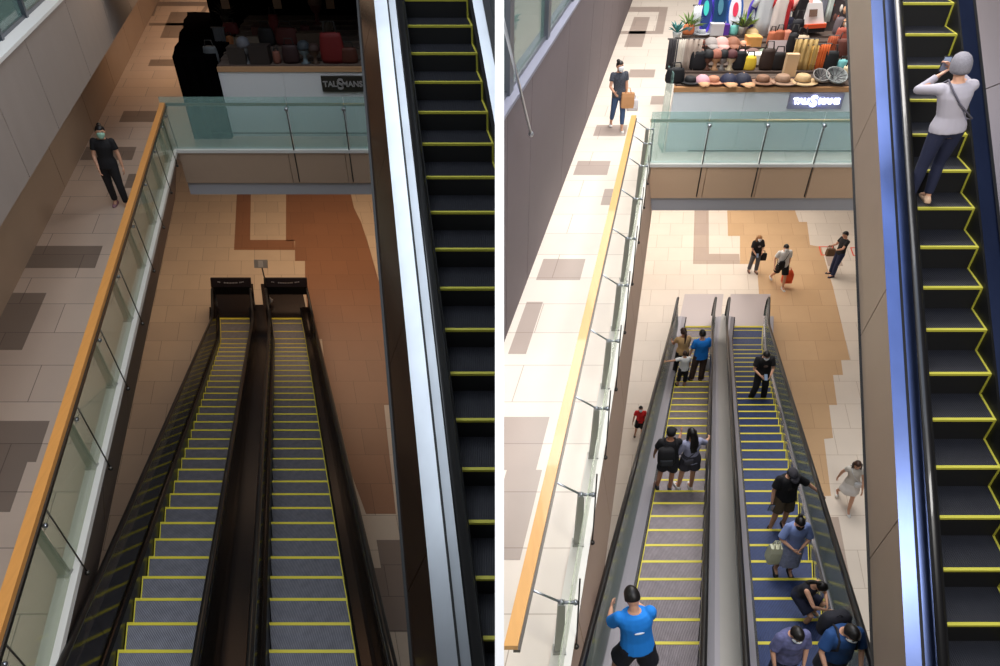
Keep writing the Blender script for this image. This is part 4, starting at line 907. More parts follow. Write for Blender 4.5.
# ------------------------------------------------------------------ people
SK = mat('skin', (206, 156, 128), .55); SKD = mat('tanned skin', (176, 124, 96), .55)
HB = mat('black hair', (20, 16, 15), .45, noise_amt=.3, nscale=60); HBR = mat('brown hair', (60, 38, 28), .5, noise_amt=.3, nscale=60); HBL = mat('blonde brown hair', (168, 122, 78), .5, noise_amt=.2, nscale=60)
MASKW = mat('white mask', (232, 236, 240), .8); MASKB = mat('black mask', (26, 26, 30), .8); MASKG = mat('green mask', (150, 190, 170), .8)
def adir(f, s, side): f, s = radians(f), radians(s); return Vector((side*sin(s), sin(f)*cos(s), -cos(f)*cos(s)))
PEOPLE = []
def person(label, P, H, yaw, arms=None, legs=None, lean=0, side=None, head=(0, 0), skin=SK, hair='short', hairm=HB, top=None, bottom=None, shoes=None, mask=None, female=False,
           group=None, wide=1.0, vox=.009, look=None, dz=0):
    """arms: (upper forward, upper out, fore forward, fore out) left then right; legs likewise; +Y is the way the figure faces"""
    k = H/1.70
    if side is None: side = 6 if abs(yaw) > 90 else -6
    root = empty('person', P, label, 'person'); root.rotation_euler = (0, 0, radians(yaw))
    root['label'] = label
    arms = arms or ((8, 10, 14, 2), (8, 10, 14, 2)); legs = legs or ((2, 4, -2, 2), (-2, 4, -4, 2))
    hipz = .90
    # legs
    J = {}
    L1, L2 = .42, .41
    for i, s in ((0, -1), (1, 1)):
        h = Vector((s*.085, 0, hipz)); f, o, f2, o2 = legs[i]
        kn = h+adir(f, o, s)*L1; an = kn+adir(f2, o2, s)*L2; J['leg', i] = (h, kn, an)
    off = .075-min(J['leg', 0][2].z, J['leg', 1][2].z)+dz
    hipc = Vector((0, 0, hipz+off))
    for i in (0, 1): J['leg', i] = tuple(v+Z*off for v in J['leg', i])
    R = Euler((-radians(lean), radians(side), 0)).to_matrix()
    def T(v): return hipc+R@(Vector(v)-Vector((0, 0, .90)))
    sh = .175 if not female else .155
    for i, s in ((0, -1), (1, 1)):
        a = T((s*sh, 0, 1.385)); f, o, f2, o2 = arms[i]
        el = a+adir(f, o, s)*.28; wr = el+adir(f2, o2, s)*.245; J['arm', i] = (a, el, wr)
    LOCAL[0] = True
    def ring(c, rx, ry, n=16, RR=None):
        return [c+(RR or R)@Vector((rx*cos(2*pi*j/n), ry*sin(2*pi*j/n), 0)) for j in range(n)]
    fw = .93 if female else 1.0
    prof = [(.84, .12, .09), (.90, .165/ (fw**.5), .115), (.97, .162/(fw**.5), .115), (1.08, .130*fw, .10), (1.2, .145*fw, .11), (1.3, .168*fw, .118), (1.37, .165*fw, .10), (1.42, .115*fw, .08), (1.455, .06, .06)]
    hy, hp = head; RH = (Euler((0, 0, -radians(hy))).to_matrix() @ Euler((-radians(hp), 0, 0)).to_matrix())
    RHb = R @ RH if abs(lean) < 35 else RH
    nk = T((0, .0, 1.44)); hc = T((0, .01, 1.50))+RHb@Vector((0, .018, .095))
    b = MB()
    b.loft([ring(T((0, 0, z)), rx, ry) for z, rx, ry in prof])
    b.tube([T((0, -.005, 1.42)), hc-RHb@Vector((0, .02, .05))], [.058, .052], 10)
    RM = RHb
    b.ball(hc, (.077, .096, .112), 16, R=RM)
    b.ball(hc+RM@Vector((0, .025, -.055)), (.055, .066, .062), 12, R=RM)
    b.ball(hc+RM@Vector((0, .1, -.018)), (.013, .02, .02), 8, R=RM)
    for s in (-1, 1): b.ball(hc+RM@Vector((s*.079, -.005, -.01)), (.012, .02, .03), 8, R=RM)
    for i, s in ((0, -1), (1, 1)):
        h, kn, an = J['leg', i]; w = wide
        b.tube([h, h.lerp(kn, .35), kn, kn.lerp(an, .35), an], [.088*w, .08*w, .054*w, .052*w, .034], 12, round_ends=True)
        b.tube([an, an+Vector((0, .1, -.035))], [.035, .03], 8, round_ends=True)
        a, el, wr = J['arm', i]
        b.tube([a, a.lerp(el, .4), el, el.lerp(wr, .3), wr], [.052, .046, .037, .036, .024], 10, round_ends=True)
        d = (wr-el).normalized(); pn = Vector((-s, 0, 0)); pn = (pn-d*pn.dot(d))
        if pn.length < .2: pn = Vector((0, 0, -1)); pn = pn-d*pn.dot(d)
        pn.normalize(); wd_ = d.cross(pn)       # palm normal and width direction
        if wd_.y < 0 and abs(wd_.y) > .2: wd_ = -wd_
        M3 = Matrix((wd_, pn, d)).transposed()
        pc = wr+d*.05; b.ball(pc, (.041, .018, .056), 10, R=M3)
        J['hand', i] = pc+d*.03
        for q, (u, ln) in enumerate(((.03, .068), (.011, .078), (-.009, .072), (-.028, .056))):
            f0 = pc+wd_*u+d*.042; f1 = f0+d*ln*.5+pn*.006; f2_ = f1+d*ln*.36+pn*.024
            b.tube([f0-d*.015, f1, f2_], [.0105, .0095, .008], 6, round_ends=True)
        t0 = pc+wd_*.03-d*.02; b.tube([t0, t0+wd_*.028+d*.022+pn*.008, t0+wd_*.034+d*.05+pn*.018], [.012, .0105, .009], 6, round_ends=True)
    def fin(mb, name, m, vx, parent, sm=3, label=None):
        V = [v*k for v in mb.V]; o = mesh(name, V, mb.F, m, parent, mb.M, True)
        if vx:
            md = o.modifiers.new('Remesh', 'REMESH'); md.mode = 'VOXEL'; md.voxel_size = vx*max(k, .7); md.use_smooth_shade = True
            if sm: s_ = o.modifiers.new('Smooth', 'SMOOTH'); s_.iterations = sm; s_.factor = .5
        if label: o['label'] = label
        return o
    body = fin(b, 'body', skin, vox, root, 1)
    # clothes
    if top:
        m = top['m']; hem = top.get('hem', .86); sl = top.get('sleeve', .62); lo = top.get('loose', .02); g = MB()
        pr = [(hem, .165+lo*1.2, .12+lo*1.1)]+[(z, rx+lo, ry+lo) for z, rx, ry in prof if z > hem+.03 and z < 1.44]+[(1.445, .078, .07)]
        pr = [(z, max(rx, .15+lo) if z < 1.2 and not female else rx, ry) for z, rx, ry in pr]
        g.loft([ring(T((0, 0, z)), rx, ry) for z, rx, ry in pr])
        for i in (0, 1):
            a, el, wr = J['arm', i]
            if sl <= 0: continue
            if sl <= 1: e = a.lerp(el, sl); g.tube([a, e], [.06+lo*.4, .052+lo*.7], 12, round_ends=False); g.ball(a, .062+lo*.4, 10)
            else: e = el.lerp(wr, sl-1); g.tube([a, el, e], [.062+lo*.3, .048+lo*.4, .036+lo*.3], 12); g.ball(a, .062+lo*.3, 10)
        fin(g, top.get('name', 'shirt'), m, .012, root, 3)
        if top.get('print'):
            c = top['print']; g = MB(); yy = 1 if not top.get('back') else -1
            g.ball(T((0, yy*(.118+lo), 1.26)), (.06, .012, .045 if not top.get('back') else .012), 10, R=R); fin(g, 'shirt_print', c, 0, root)
    if bottom:
        m = bottom['m']; ln = bottom.get('len', 1.9); lo = bottom.get('loose', .014); g = MB()
        if bottom.get('skirt'):
            hm = bottom['skirt']; z0 = .98 if not bottom.get('high') else 1.1
            ks = [T((0, 0, z0)), T((0, 0, .92)), hipc-Z*.12, Vector((0, .03*0, hipc.z-hm*.6)), Vector((0, 0, hipc.z-hm))]
            kk = (J['leg', 0][1]+J['leg', 1][1])/2; 
            ks[3] = Vector((kk.x, kk.y*.6, ks[3].z)); ks[4] = Vector((kk.x, kk.y, ks[4].z))
            rr = [(.14, .115), (.185, .14), (.205, .165), (.225, .185), (.24, .2)]
            n = 24; rings = [[c+Vector((a_*cos(2*pi*j/n)*(1+.05*cos(6*2*pi*j/n)*(q/4)), b_*sin(2*pi*j/n)*(1+.05*cos(6*2*pi*j/n)*(q/4)), 0)) for j in range(n)] for q, (c, (a_, b_)) in enumerate(zip(ks, rr))]
            g.loft(rings); fin(g, 'skirt', m, .014, root, 2)
        else:
            g.loft([ring(T((0, 0, z)), rx+lo, ry+lo) for z, rx, ry in prof[:4]])
            for i in (0, 1):
                h, kn, an = J['leg', i]
                if ln <= 1: e = h.lerp(kn, ln); g.tube([h, h.lerp(e, .5), e], [.098+lo, .094+lo, .078+lo*1.8], 14, round_ends=False); g.ball(h, .1+lo, 12)
                else: e = kn.lerp(an, ln-1); g.tube([h, h.lerp(kn, .5), kn, kn.lerp(e, .4), e], [.096+lo, .08+lo, .062+lo, .06+lo, .044+lo*1.5], 14); g.ball(h, .098+lo, 12); g.ball(kn, .06+lo, 10)
            fin(g, bottom.get('name', 'trousers'), m, .012, root, 3)
    for i, s in ((0, -1), (1, 1)):
        an = J['leg', i][2]; sm_ = shoes or mat('white shoe leather', (225, 222, 216), .5)
        g = MB(); fw_ = Vector((s*.12, 1, 0)).normalized(); sd = Vector((fw_.y, -fw_.x, 0)); rings = []
        shin = (J['leg', i][2]-J['leg', i][1]).normalized(); tip = 0
        for u, w, hh_ in ((-.075, .02, .03), (-.065, .034, .07), (-.02, .04, .085), (.05, .043, .062), (.11, .046, .045), (.165, .036, .035), (.19, .015, .02)):
            c = an+fw_*u-Z*.075; rings.append([c+sd*w*x+Z*hh_*z_ for x, z_ in ((-1, 0), (-1, .5), (-.6, 1), (.6, 1), (1, .5), (1, 0), (.5, -.12), (-.5, -.12))])
        g.loft(rings); so = fin(g, 'shoe', sm_, 0, root)
    # hair
    def hairset(fr, low, back=0, puff=1.0, m=hairm, name='hair'):
        g = MB(); n = 28; mrows = 16; rings = []
        for j in range(mrows+1):
            t = pi*j/mrows; t = min(max(t, .06), pi-.06); rg_ = []
            for i in range(n):
                a = 2*pi*i/n; d = Vector((sin(t)*cos(a), sin(t)*sin(a), cos(t)))
                face = d.y > .1 and d.z < .62-.5*(1-max(d.y, 0)) + fr
                lowcut = d.z < low
                s_ = 1.12*puff if not (face or lowcut) else .8
                rg_.append(hc+RM@Vector((d.x*.082*s_, d.y*.1*s_-.004, d.z*.116*s_+.004)))
            rings.append(rg_)
        g.loft(rings[::-1]); return g
    if hair:
        g = hairset(0, -.35 if hair != 'bald' else .3)
        if hair == 'long':
            pts_ = [hc+RM@Vector((0, -.06, .03)), hc+RM@Vector((0, -.095, -.08)), T((0, -.115, 1.36)), T((0, -.135, 1.22))]
            rr = [(.07, .045), (.085, .04), (.1, .035), (.07, .02)]
            g.loft([[c+RM@Vector((a_*cos(2*pi*j/16)*(1+.05*cos(5*j)), b_*sin(2*pi*j/16), 0)) for j in range(16)] for c, (a_, b_) in zip(pts_, rr)])
            for s in (-1, 1): g.tube([hc+RM@Vector((s*.08, -.01, .03)), hc+RM@Vector((s*.088, .0, -.08)), T((s*.1, .03, 1.38))], [.03, .034, .02], 8, round_ends=True)
        if hair == 'bun': g.ball(hc+RM@Vector((0, -.1, .09)), .045, 12)
        if hair == 'pony': g.tube([hc+RM@Vector((0, -.1, .05)), hc+RM@Vector((0, -.15, .0)), hc+RM@Vector((0, -.13, -.12)), T((0, -.13, 1.3))], [.025, .036, .03, .015], 10, round_ends=True)
        if hair == 'fringe': g.ball(hc+RM@Vector((0, .05, .07)), (.07, .05, .035), 10, R=RM)
        fin(g, 'hair', hairm, .008, root, 2)
    if look and 'cap' in look:
        g = MB(); g.loft([[hc+RM@Vector((.094*c_*cos(2*pi*j/20), .114*c_*sin(2*pi*j/20)-.004, z_)) for j in range(20)] for z_, c_ in ((.028, 1), (.07, .98), (.105, .8), (.128, .45), (.135, .03))])
        V = []
        for u, w_ in ((.09, .08), (.14, .075), (.175, .05), (.185, .02)):
            d_ = 1 if 'backward' not in look else -1
            V.append([hc+RM@Vector((w_*q, d_*u, .035-.25*(u-.09)+(.008 if abs(q) < .6 else 0)+dz_)) for q, dz_ in ((-1, 0), (-.5, 0), (.5, 0), (1, 0), (1, -.01), (-1, -.01))])
        g.loft(V); fin(g, 'cap', look['cap'], 0, root)
    if look and 'beanie' in look:
        g = MB(); g.loft([[hc+RM@Vector((.098*c_*cos(2*pi*j/20), .118*c_*sin(2*pi*j/20)-.012, z_)) for j in range(20)] for z_, c_ in ((-.045, .96), (-.01, 1.03), (.03, 1.04), (.07, 1.0), (.115, .82), (.145, .5), (.155, .04))])
        fin(g, 'beanie', look['beanie'], 0, root)
    if mask:
        g = MB(); V = []
        for z_, sc_ in ((.02, .5), (-.01, .98), (-.04, 1.0), (-.075, .92), (-.105, .6)):
            o_ = [hc+RM@Vector((.076*sc_*sin(a)*1.04, .028+.092*cos(a)*(.9+.1*sc_)+.004, z_)) for a in [radians(x) for x in range(-68, 69, 17)]]
            i_ = [hc+RM@Vector((.07*sc_*sin(a), .028+.082*cos(a)*(.9+.1*sc_)-.004, z_)) for a in [radians(x) for x in range(68, -69, -17)]]
            V.append(o_+i_)
        g.loft(V); fin(g, 'face_mask', mask, 0, root)
    if abs(((yaw+180) % 360)-180) > 60:
        for s in (-1, 1):
            g = MB(); g.ball(hc+RM@Vector((s*.031, .086, .012)), (.013, .008, .006), 8, R=RM); fin(g, 'eye', mat('dark eye', (20, 16, 16), .2), 0, root)
            g = MB(); g.ball(hc+RM@Vector((s*.032, .088, .034)), (.019, .006, .004), 8, R=RM); fin(g, 'eyebrow', hairm, 0, root)
        if not mask: g = MB(); g.ball(hc+RM@Vector((0, .088, -.058)), (.022, .008, .006), 8, R=RM); fin(g, 'mouth', mat('lips', (170, 96, 88), .5), 0, root)
    LOCAL[0] = False
    M = Matrix.Translation(P) @ Matrix.Rotation(radians(yaw), 4, 'Z')
    PEOPLE.append(label)
    if P.x > 0: root['group'] = 'people in the bright hall'
    W = lambda v: M @ (Vector(v)*k)
    return dict(root=root, hand=[W(J['hand', 0]), W(J['hand', 1])], T=lambda v: W(T(v)), W=W, M=M, k=k, hc=W(hc), R=M.to_3x3()@R, ank=[W(J['leg', 0][2]), W(J['leg', 1][2])])
def height_for(P, ty, lo=.9, hi=1.82):
    a, b = .2, 3.
    for _ in range(40):
        m = (a+b)/2
        if proj((P[0], P[1], P[2]+m))[1] > ty: a = m
        else: b = m
    print('height', round(a, 2), tuple(round(x, 1) for x in proj(P)))
    return min(max(a, lo), hi)
def on_step(fl, px, py, run, frac=.5):
    t, a = fl.solve(px, py, 0); k = floor(t/run); t2 = (k+frac)*run
    P = fl.O+fl.H*t2+X*a; P.z = fl.O.z+fl.z(k*run)+.006
    return P
def cl(c, rough=.85, **k): return mat('cloth %d_%d_%d' % c+(k.get('tagname', '') or ''), c, rough, **{q: v for q, v in k.items() if q != 'tagname'})
def shopping_bag(P, c, label, w=.3, h=.38, d=.12, paper=True, rz=0, nm='shopping_bag', cat='bag'):
    root = empty(nm, P-Z*(h+.12), label, cat); R_ = Euler((0, 0, rz)).to_matrix(); B = P-Z*(h+.12)
    def q(x, y, z): return B+R_@Vector((x, y, z))
    rings = []
    for z, sx, sy in ((0, .96, 1), (h*.3, 1, 1.05), (h*.75, .98, .9), (h, .95 if paper else .7, .6)):
        n = 12; rings.append([q(w/2*sx*x, d/2*sy*y, z) for x, y in ((-1, -1), (-.5, -1.08), (0, -1.1), (.5, -1.08), (1, -1), (1.02, 0), (1, 1), (.5, 1.08), (0, 1.1), (-.5, 1.08), (-1, 1), (-1.02, 0))])
    MB().loft(rings).build('bag_body', c, root, smooth=not paper)
    for s in (-1, 1): MB().tube([q(-w*.22, s*d*.3, h), q(-.03, s*.01, h+.11), q(.03, s*.01, h+.11), q(w*.22, s*d*.3, h)], .008, 6).build('handle', c, root, smooth=True)
    return root
def phone(P, label, rx=.6, rz=0, nm='phone'):
    o = MB().box((0, 0, 0), (.075, .01, .15), rx=0).build('x', blackrub); me = o.data; bpy.data.objects.remove(o)
    root = empty(nm, P, label, 'phone'); R_ = Euler((rx, 0, rz)).to_matrix()
    MB().box(P, (.08, .012, .155), rx=rx, rz=rz).build('case', mat('phone case', (40, 42, 50), .3), root)
    MB().box(P+R_@Vector((0, -.008, 0)), (.07, .004, .14), rx=rx, rz=rz).build('screen', mat('phone screen', (150, 170, 200), .1), root)
def backpack(fig, c, label, w=.3, h=.42, d=.16, off=(0, 0), m2=None, strapm=None):
    T = fig['T']; R_ = fig['R']; k = fig['k']; P = T((off[0], -.13, 1.0+off[1])); root = empty('backpack', P, label, 'backpack')
    rings = []
    for z, sx, sy in ((0, .8, .7), (.05, 1, 1), (h*.5, 1, 1.05), (h*.85, .92, .85), (h*.97, .7, .6), (h, .4, .3)):
        rings.append([P+R_@(Vector((w/2*sx*copysign(abs(cos(t))**.6, cos(t)), -d/2+d/2*sy*copysign(abs(sin(t))**.6, sin(t)), z))*k) for t in [2*pi*i/20 for i in range(20)]])
    MB().loft(rings).build('pack_body', c, root, smooth=True)
    MB().loft([[P+R_@(Vector((w*.36*copysign(abs(cos(t))**.6, cos(t)), -d-.0+.035*copysign(abs(sin(t))**.6, sin(t)), z))*k) for t in [2*pi*i/16 for i in range(16)]] for z in (.04, .06, h*.4, h*.44)]).build('front_pocket', m2 or c, root, smooth=True)
    for s in (-1, 1):
        MB().tube([T((off[0]*0+s*.09, -.13, 1.38)), T((s*.1, -.03, 1.475)), T((s*.105, .1, 1.4)), T((s*.12, .145, 1.25)), T((s*.15, .06, 1.08)), T((s*.13, -.12, 1.04))], .017*k, 6).build('shoulder_strap', strapm or c, root, smooth=True)
    MB().tube([P+R_@(Vector((-.04, -d*.3, h))*k), P+R_@(Vector((0, -d*.3, h+.04))*k), P+R_@(Vector((.04, -d*.3, h))*k)], .009, 6).build('grab_loop', c, root)
    return root
def crossbag(fig, c, label, side=1, w=.2, h=.16, front=True, sling=True):
    T = fig['T']; y = .15 if front else -.14; P = T((side*.1, y, .98)); R_ = fig['R']; k = fig['k']
    root = empty('crossbody_bag', P, label, 'bag')
    MB().loft([[P+R_@(Vector((w/2*sx*cos(t), .04*sx*sin(t)*(1 if front else 1), z))*k) for t in [2*pi*i/16 for i in range(16)]] for z, sx in ((-h/2, .8), (-h*.3, 1), (h*.3, 1), (h/2, .85))]).build('bag_body', c, root, smooth=True)
    s = side
    MB().tube([T((s*.17, y, 1.03)), T((0, y*1.02, 1.2)), T((-s*.1, y*.85, 1.4)), T((-s*.1, 0, 1.478)), T((-s*.09, -y*.85, 1.4)), T((0, -y*1.02, 1.25)), T((s*.17, -y*.8, 1.06)), T((s*.2, 0, 1.0)), T((s*.17, y, 1.0))], .01*k, 6).build('strap', c, root, smooth=True)
    return root
BLKC = cl((24, 23, 26)); WHT = cl((220, 220, 220)); DEN = cl((62, 84, 120)); NAVC = cl((34, 42, 72))
shw = mat('white shoe leather', (225, 222, 216), .5); shb = mat('black shoe leather', (24, 22, 22), .5)
# --- dim hall
P = at(122, 206, UP); H = height_for(P, 129)
person('person in black t-shirt and black trousers with pale green mask on the dim walkway', P, 1.62, 196, arms=((2, 10, 6, 2), (14, 14, 30, -8)), legs=((8, 3, 0, 2), (-6, 3, -12, 2)), mask=MASKG, hair='bun', top=dict(m=BLKC, sleeve=.6), bottom=dict(m=BLKC, len=1.92, loose=.01), shoes=mat('mauve shoe', (150, 110, 120), .6), female=True, head=(-12, 5), side=-7)
# --- bright walkway
P = at(616, 129, UP); H = height_for(P, 62)
pat = cl((70, 74, 84), noise_amt=1., nscale=45)
f = person('person in dark speckled top and cropped jeans walking along the bright upper walkway', P, 1.62, 178, arms=((4, 10, 8, 2), (20, 10, 72, -20)), legs=((16, 3, 2, 2), (-10, 3, -24, 1)), mask=MASKW, hair='bun', top=dict(m=pat, sleeve=.55, hem=.84), bottom=dict(m=DEN, len=1.75, loose=.006), shoes=shw, female=True, head=(-20, 6))
shopping_bag(at(629, 86, UP+.0) if 0 else f['hand'][0]+Vector((.02, -.1, .3)), mat('brown paper', (190, 140, 96), .8), 'brown paper shopping bag carried by the walker in jeans', .3, .34, .14)
shopping_bag(f['hand'][0]+Vector((.16, -.02, .16)), mat('grey plastic', (206, 202, 206), .5), 'pale plastic bag hanging behind the brown paper bag', .26, .3, .12, paper=False)
# --- lower floor
P = at(752, 272, 0); H = height_for(P, 237)
f = person('person with long blonde brown hair in loose black t-shirt and grey trousers', P, 1.5, 184, arms=((14, 14, 70, -24), (20, 12, 55, -22)), legs=((4, 4, 0, 2), (-4, 4, -4, 2)), mask=MASKW, hair='long', hairm=HBL, top=dict(m=BLKC, sleeve=.8, loose=.045, hem=.82, print=cl((150, 140, 140))), bottom=dict(m=cl((92, 92, 96)), len=1.9, loose=.02), shoes=mat('brown shoe', (110, 80, 66), .6), female=True, head=(0, 14))
phone(f['hand'][1]+Vector((0, -.04, .05)), 'pale blue phone case held by the blonde haired visitor', -.5)
shopping_bag(f['W']((-.26, .02, 1.0)), BLKC, 'black shoulder bag at the side of the blonde haired visitor', .26, .26, .1, nm='shoulder_bag')
P = at(777, 286, 0); H = height_for(P, 239)
f = person('person in pale t-shirt and black shorts striding with an orange bag', P, 1.68, 180, arms=((6, 8, 2, 3), (-10, 16, 40, 6)), legs=((22, 3, 6, 2), (-20, 3, -40, 2)), mask=MASKW, hair='fringe', top=dict(m=WHT, sleeve=.7, loose=.03), bottom=dict(m=BLKC, len=.85, loose=.02, name='shorts'), shoes=shw, head=(0, 12))
crossbag(f, BLKC, 'black sling bag across the pale t-shirt of the striding visitor', 1, .22, .3)
shopping_bag(f['hand'][0]+Vector((.06, -.03, .02)), mat('orange plastic', (232, 84, 40), .45), 'bright orange shopping bag in the striding visitor\'s hand', .34, .46, .16, paper=False, nm='shopping_bag')
P = at(833, 275, 0); H = height_for(P, 233)
f = person('person in black t-shirt and navy trousers standing by the red floor marks', P, 1.68, 100, arms=((30, 6, 80, -6), (24, 8, 85, -10)), legs=((12, 4, 4, 3), (6, 2, 0, 2)), lean=-6, hair='fringe', top=dict(m=BLKC, sleeve=.6), bottom=dict(m=NAVC, len=1.98, loose=.016), shoes=mat('navy shoe', (30, 34, 60), .5), head=(0, 18))
shopping_bag(f['hand'][0]+Vector((-.1, -.04, .22)), cl((110, 84, 62)), 'brown pouch held by the visitor in navy trousers', .28, .26, .12, nm='pouch', cat='pouch')
P = at(842, 505, 0); H = height_for(P, 466)
f = person('person with long dark hair in white outfit walking beside the near escalator', P, 1.55, 165, arms=((20, 16, 34, 4), (-20, 16, -10, 6)), legs=((20, 2, 8, 2), (-16, 2, -36, 2)), hair='long', hairm=HBR, top=dict(m=cl((206, 200, 190)), sleeve=.4, hem=.9), bottom=dict(m=cl((224, 218, 212)), skirt=.3), shoes=shw, female=True, head=(0, 20))
crossbag(f, WHT, 'white shoulder strap bag on the walker with long dark hair', -1, .18, .16)
P = at(638, 436, 0); H = height_for(P, 404)
f = person('child in red t-shirt and white mask on the lower floor, left of the busy escalators', P, 1.05, 170, mask=MASKW, hair='short', top=dict(m=cl((214, 40, 40)), sleeve=.6, loose=.02), bottom=dict(m=BLKC, len=.9, loose=.02, name='shorts'), shoes=shb, arms=((4, 10, 4, 2), (8, 14, 14, 4)))
# --- left lane of the busy escalators (backs to us)
RUN = .42
P = on_step(fR, 680, 382, RUN); H = height_for(P, 330)
P1 = on_step(fR, 678.5, 372, RUN)
person('person with dark ponytail in beige and black top at the head of the family', P1, 1.55, 4, arms=((24, 14, 70, -8), (6, 8, 10, 0)), hair='pony', hairm=HBR, top=dict(m=cl((206, 168, 116)), sleeve=.5), bottom=dict(m=BLKC, len=1.9), shoes=shb, female=True, head=(-12, 5), skin=SKD)
P1 = on_step(fR, 695.5, 381, RUN)
f = person('person in bright blue polo shirt and brown patterned trousers beside the child', P1, 1.62, 6, arms=((6, 9, 14, 0), (4, 10, 6, 2)), hair='short', top=dict(m=cl((24, 120, 208)), sleeve=.75, loose=.03, hem=.84), bottom=dict(m=cl((70, 54, 46), noise_amt=.5, nscale=20), len=1.9, loose=.02), shoes=mat('navy shoe', (30, 34, 60), .5), head=(10, 6), mask=MASKW)
shopping_bag(f['hand'][1]+Vector((.07, 0, .03)), mat('grey plastic', (206, 202, 206), .5), 'white plastic bag in the hand of the blue polo wearer', .2, .36, .1, paper=False)
P1 = on_step(fR, 681, 383, RUN)
f = person('small child in white t-shirt and black shorts riding down with family', P1, 1.12, 2, arms=((10, 70, 40, 62), (6, 16, 16, 4)), hair='short', hairm=HBR, top=dict(m=WHT, sleeve=.6, loose=.025), bottom=dict(m=BLKC, len=1.5, loose=.02), shoes=shb)
P1 = on_step(fR, 663, 489, RUN); H = height_for(P1, 426)
f = person('person in black cap, black t-shirt and shorts riding down beside the long haired rider', P1, 1.42, -4, arms=((10, 12, 20, 0), (40, 8, 100, 18)), hair='short', skin=SKD, look=dict(cap=BLKC), top=dict(m=BLKC, sleeve=.7, loose=.03), bottom=dict(m=cl((34, 34, 40)), len=.75, loose=.02, name='shorts'), shoes=mat('dark sneaker', (60, 60, 64), .5), head=(30, 10), mask=MASKB)
backpack(f, BLKC, 'black backpack on the rider in the black cap', .34, .42, .2, off=(-.1, .02), m2=cl((44, 46, 50)))
P1 = on_step(fR, 684, 489, RUN); H = height_for(P1, 428)
f = person('person with long black hair in lilac grey top and dark shorts riding down', P1, 1.42, 8, arms=((8, 12, 12, 2), (30, 40, 62, 40)), hair='long', top=dict(m=cl((150, 152, 178)), sleeve=1.3, loose=.03), bottom=dict(m=cl((54, 52, 60)), len=.6, loose=.035, name='shorts'), shoes=shw, female=True, head=(-10, 12))
crossbag(f, cl((70, 68, 76)), 'grey crossbody bag behind the long haired rider in lilac grey', -1, .2, .14, front=False)
P1 = on_step(fR, 629, 684, RUN); H = height_for(P1, 604)
f = person('person in vivid blue t-shirt and black shorts nearest on the grey stepped escalator', P1, 1.56, 8, arms=((20, 14, 72, -22), (24, 14, 76, -26)), legs=((10, 12, -16, 6), (-4, 14, -8, 8)), lean=14, hair='short', top=dict(m=cl((28, 128, 220)), sleeve=.75, loose=.035, hem=.9, print=MASKW, back=1), bottom=dict(m=cl((26, 28, 40)), len=.7, loose=.03, name='shorts'), shoes=mat('red sneaker', (190, 50, 50), .5), vox=.007, head=(0, 26), wide=1.1)
# --- right lane (facing us)
P1 = on_step(fR, 756, 394, RUN); H = height_for(P1, 353)
f = person('person all in black leaning on the rail and looking at a phone, farthest up-rider', P1, 1.55, 176, arms=((20, 14, 76, -26), (22, 12, 80, -30)), legs=((10, 6, 6, 4), (26, 8, -4, 6)), lean=6, side=8, hair='short', top=dict(m=BLKC, sleeve=.7, loose=.035, print=cl((120, 100, 90))), bottom=dict(m=BLKC, len=1.95, loose=.02), shoes=shw, head=(0, 26), mask=MASKW)
phone(f['hand'][1]+Vector((.05, -.03, .05)), 'phone held by the black clothed rider at the far end of the blue steps', -.7)
P1 = on_step(fR, 776, 524, RUN); H = height_for(P1, 474)
f = person('person in grey cap and black t-shirt gripping the handrail above the blue steps', P1, 1.36, 180, arms=((14, 56, 30, 52), (8, 12, 20, 2)), legs=((2, 6, -2, 4), (14, 5, 2, 3)), hair='short', look=dict(cap=cl((62, 60, 66))), top=dict(m=BLKC, sleeve=.75, loose=.04, print=cl((40, 36, 34))), bottom=dict(m=cl((92, 78, 60)), len=.85, loose=.025, name='shorts'), shoes=shb, head=(-8, 22), mask=MASKB, wide=1.0, vox=.008)
w_ = f['hand'][0]
phone(f['hand'][1]+Vector((0, -.02, -.02)), 'dark phone in the lowered hand of the grey cap wearer', .1)
wt = empty('wristwatch', w_, 'black watch on the wrist gripping the handrail', 'watch')
MB().tube([w_+Vector((-.055, .0, .05)), w_+Vector((-.02, 0, .03))], .034*f['k'], 14).build('watch_band', blackrub, wt); MB().box(w_+Vector((-.035, -.02, .065)), (.035, .03, .015)).build('watch_face', mat('watch face', (60, 66, 74), .15), wt)
P1 = on_step(fR, 784, 574, RUN)
f = person('person in periwinkle blue top and pale patterned skirt with arms folded', P1, 1.26, 178, arms=((16, 22, 68, -46), (18, 22, 72, -44)), hair='bun', top=dict(m=cl((122, 140, 190)), sleeve=.9, loose=.035, hem=.88), bottom=dict(m=cl((140, 146, 176), noise_amt=.45, nscale=26), skirt=.5), shoes=shb, female=True, head=(6, 24), mask=MASKB, vox=.008, wide=1.0)
shopping_bag(f['W']((.3, .02, .98)), cl((196, 196, 170)), 'cream tote bag beside the rider in periwinkle blue', .16, .3, .14, nm='tote_bag')
P1 = on_step(fR, 794, 612, RUN); 
f = person('child in black sleeveless top crouched on a blue step hugging one arm', P1, 1.12, 215, arms=((40, 18, 95, -50), (60, 14, 60, -50)), legs=((88, 12, -20, 4), (70, 8, -10, 2)), lean=20, hair='pony', top=dict(m=cl((34, 34, 44)), sleeve=0, loose=.02), bottom=dict(m=cl((30, 34, 56)), len=.85, loose=.02, name='shorts'), shoes=mat('grey sneaker', (160, 170, 165), .5), female=True, head=(-30, 30), mask=MASKW, vox=.008)
P1 = on_step(fR, 776, 692, RUN); H = height_for(P1, 645)
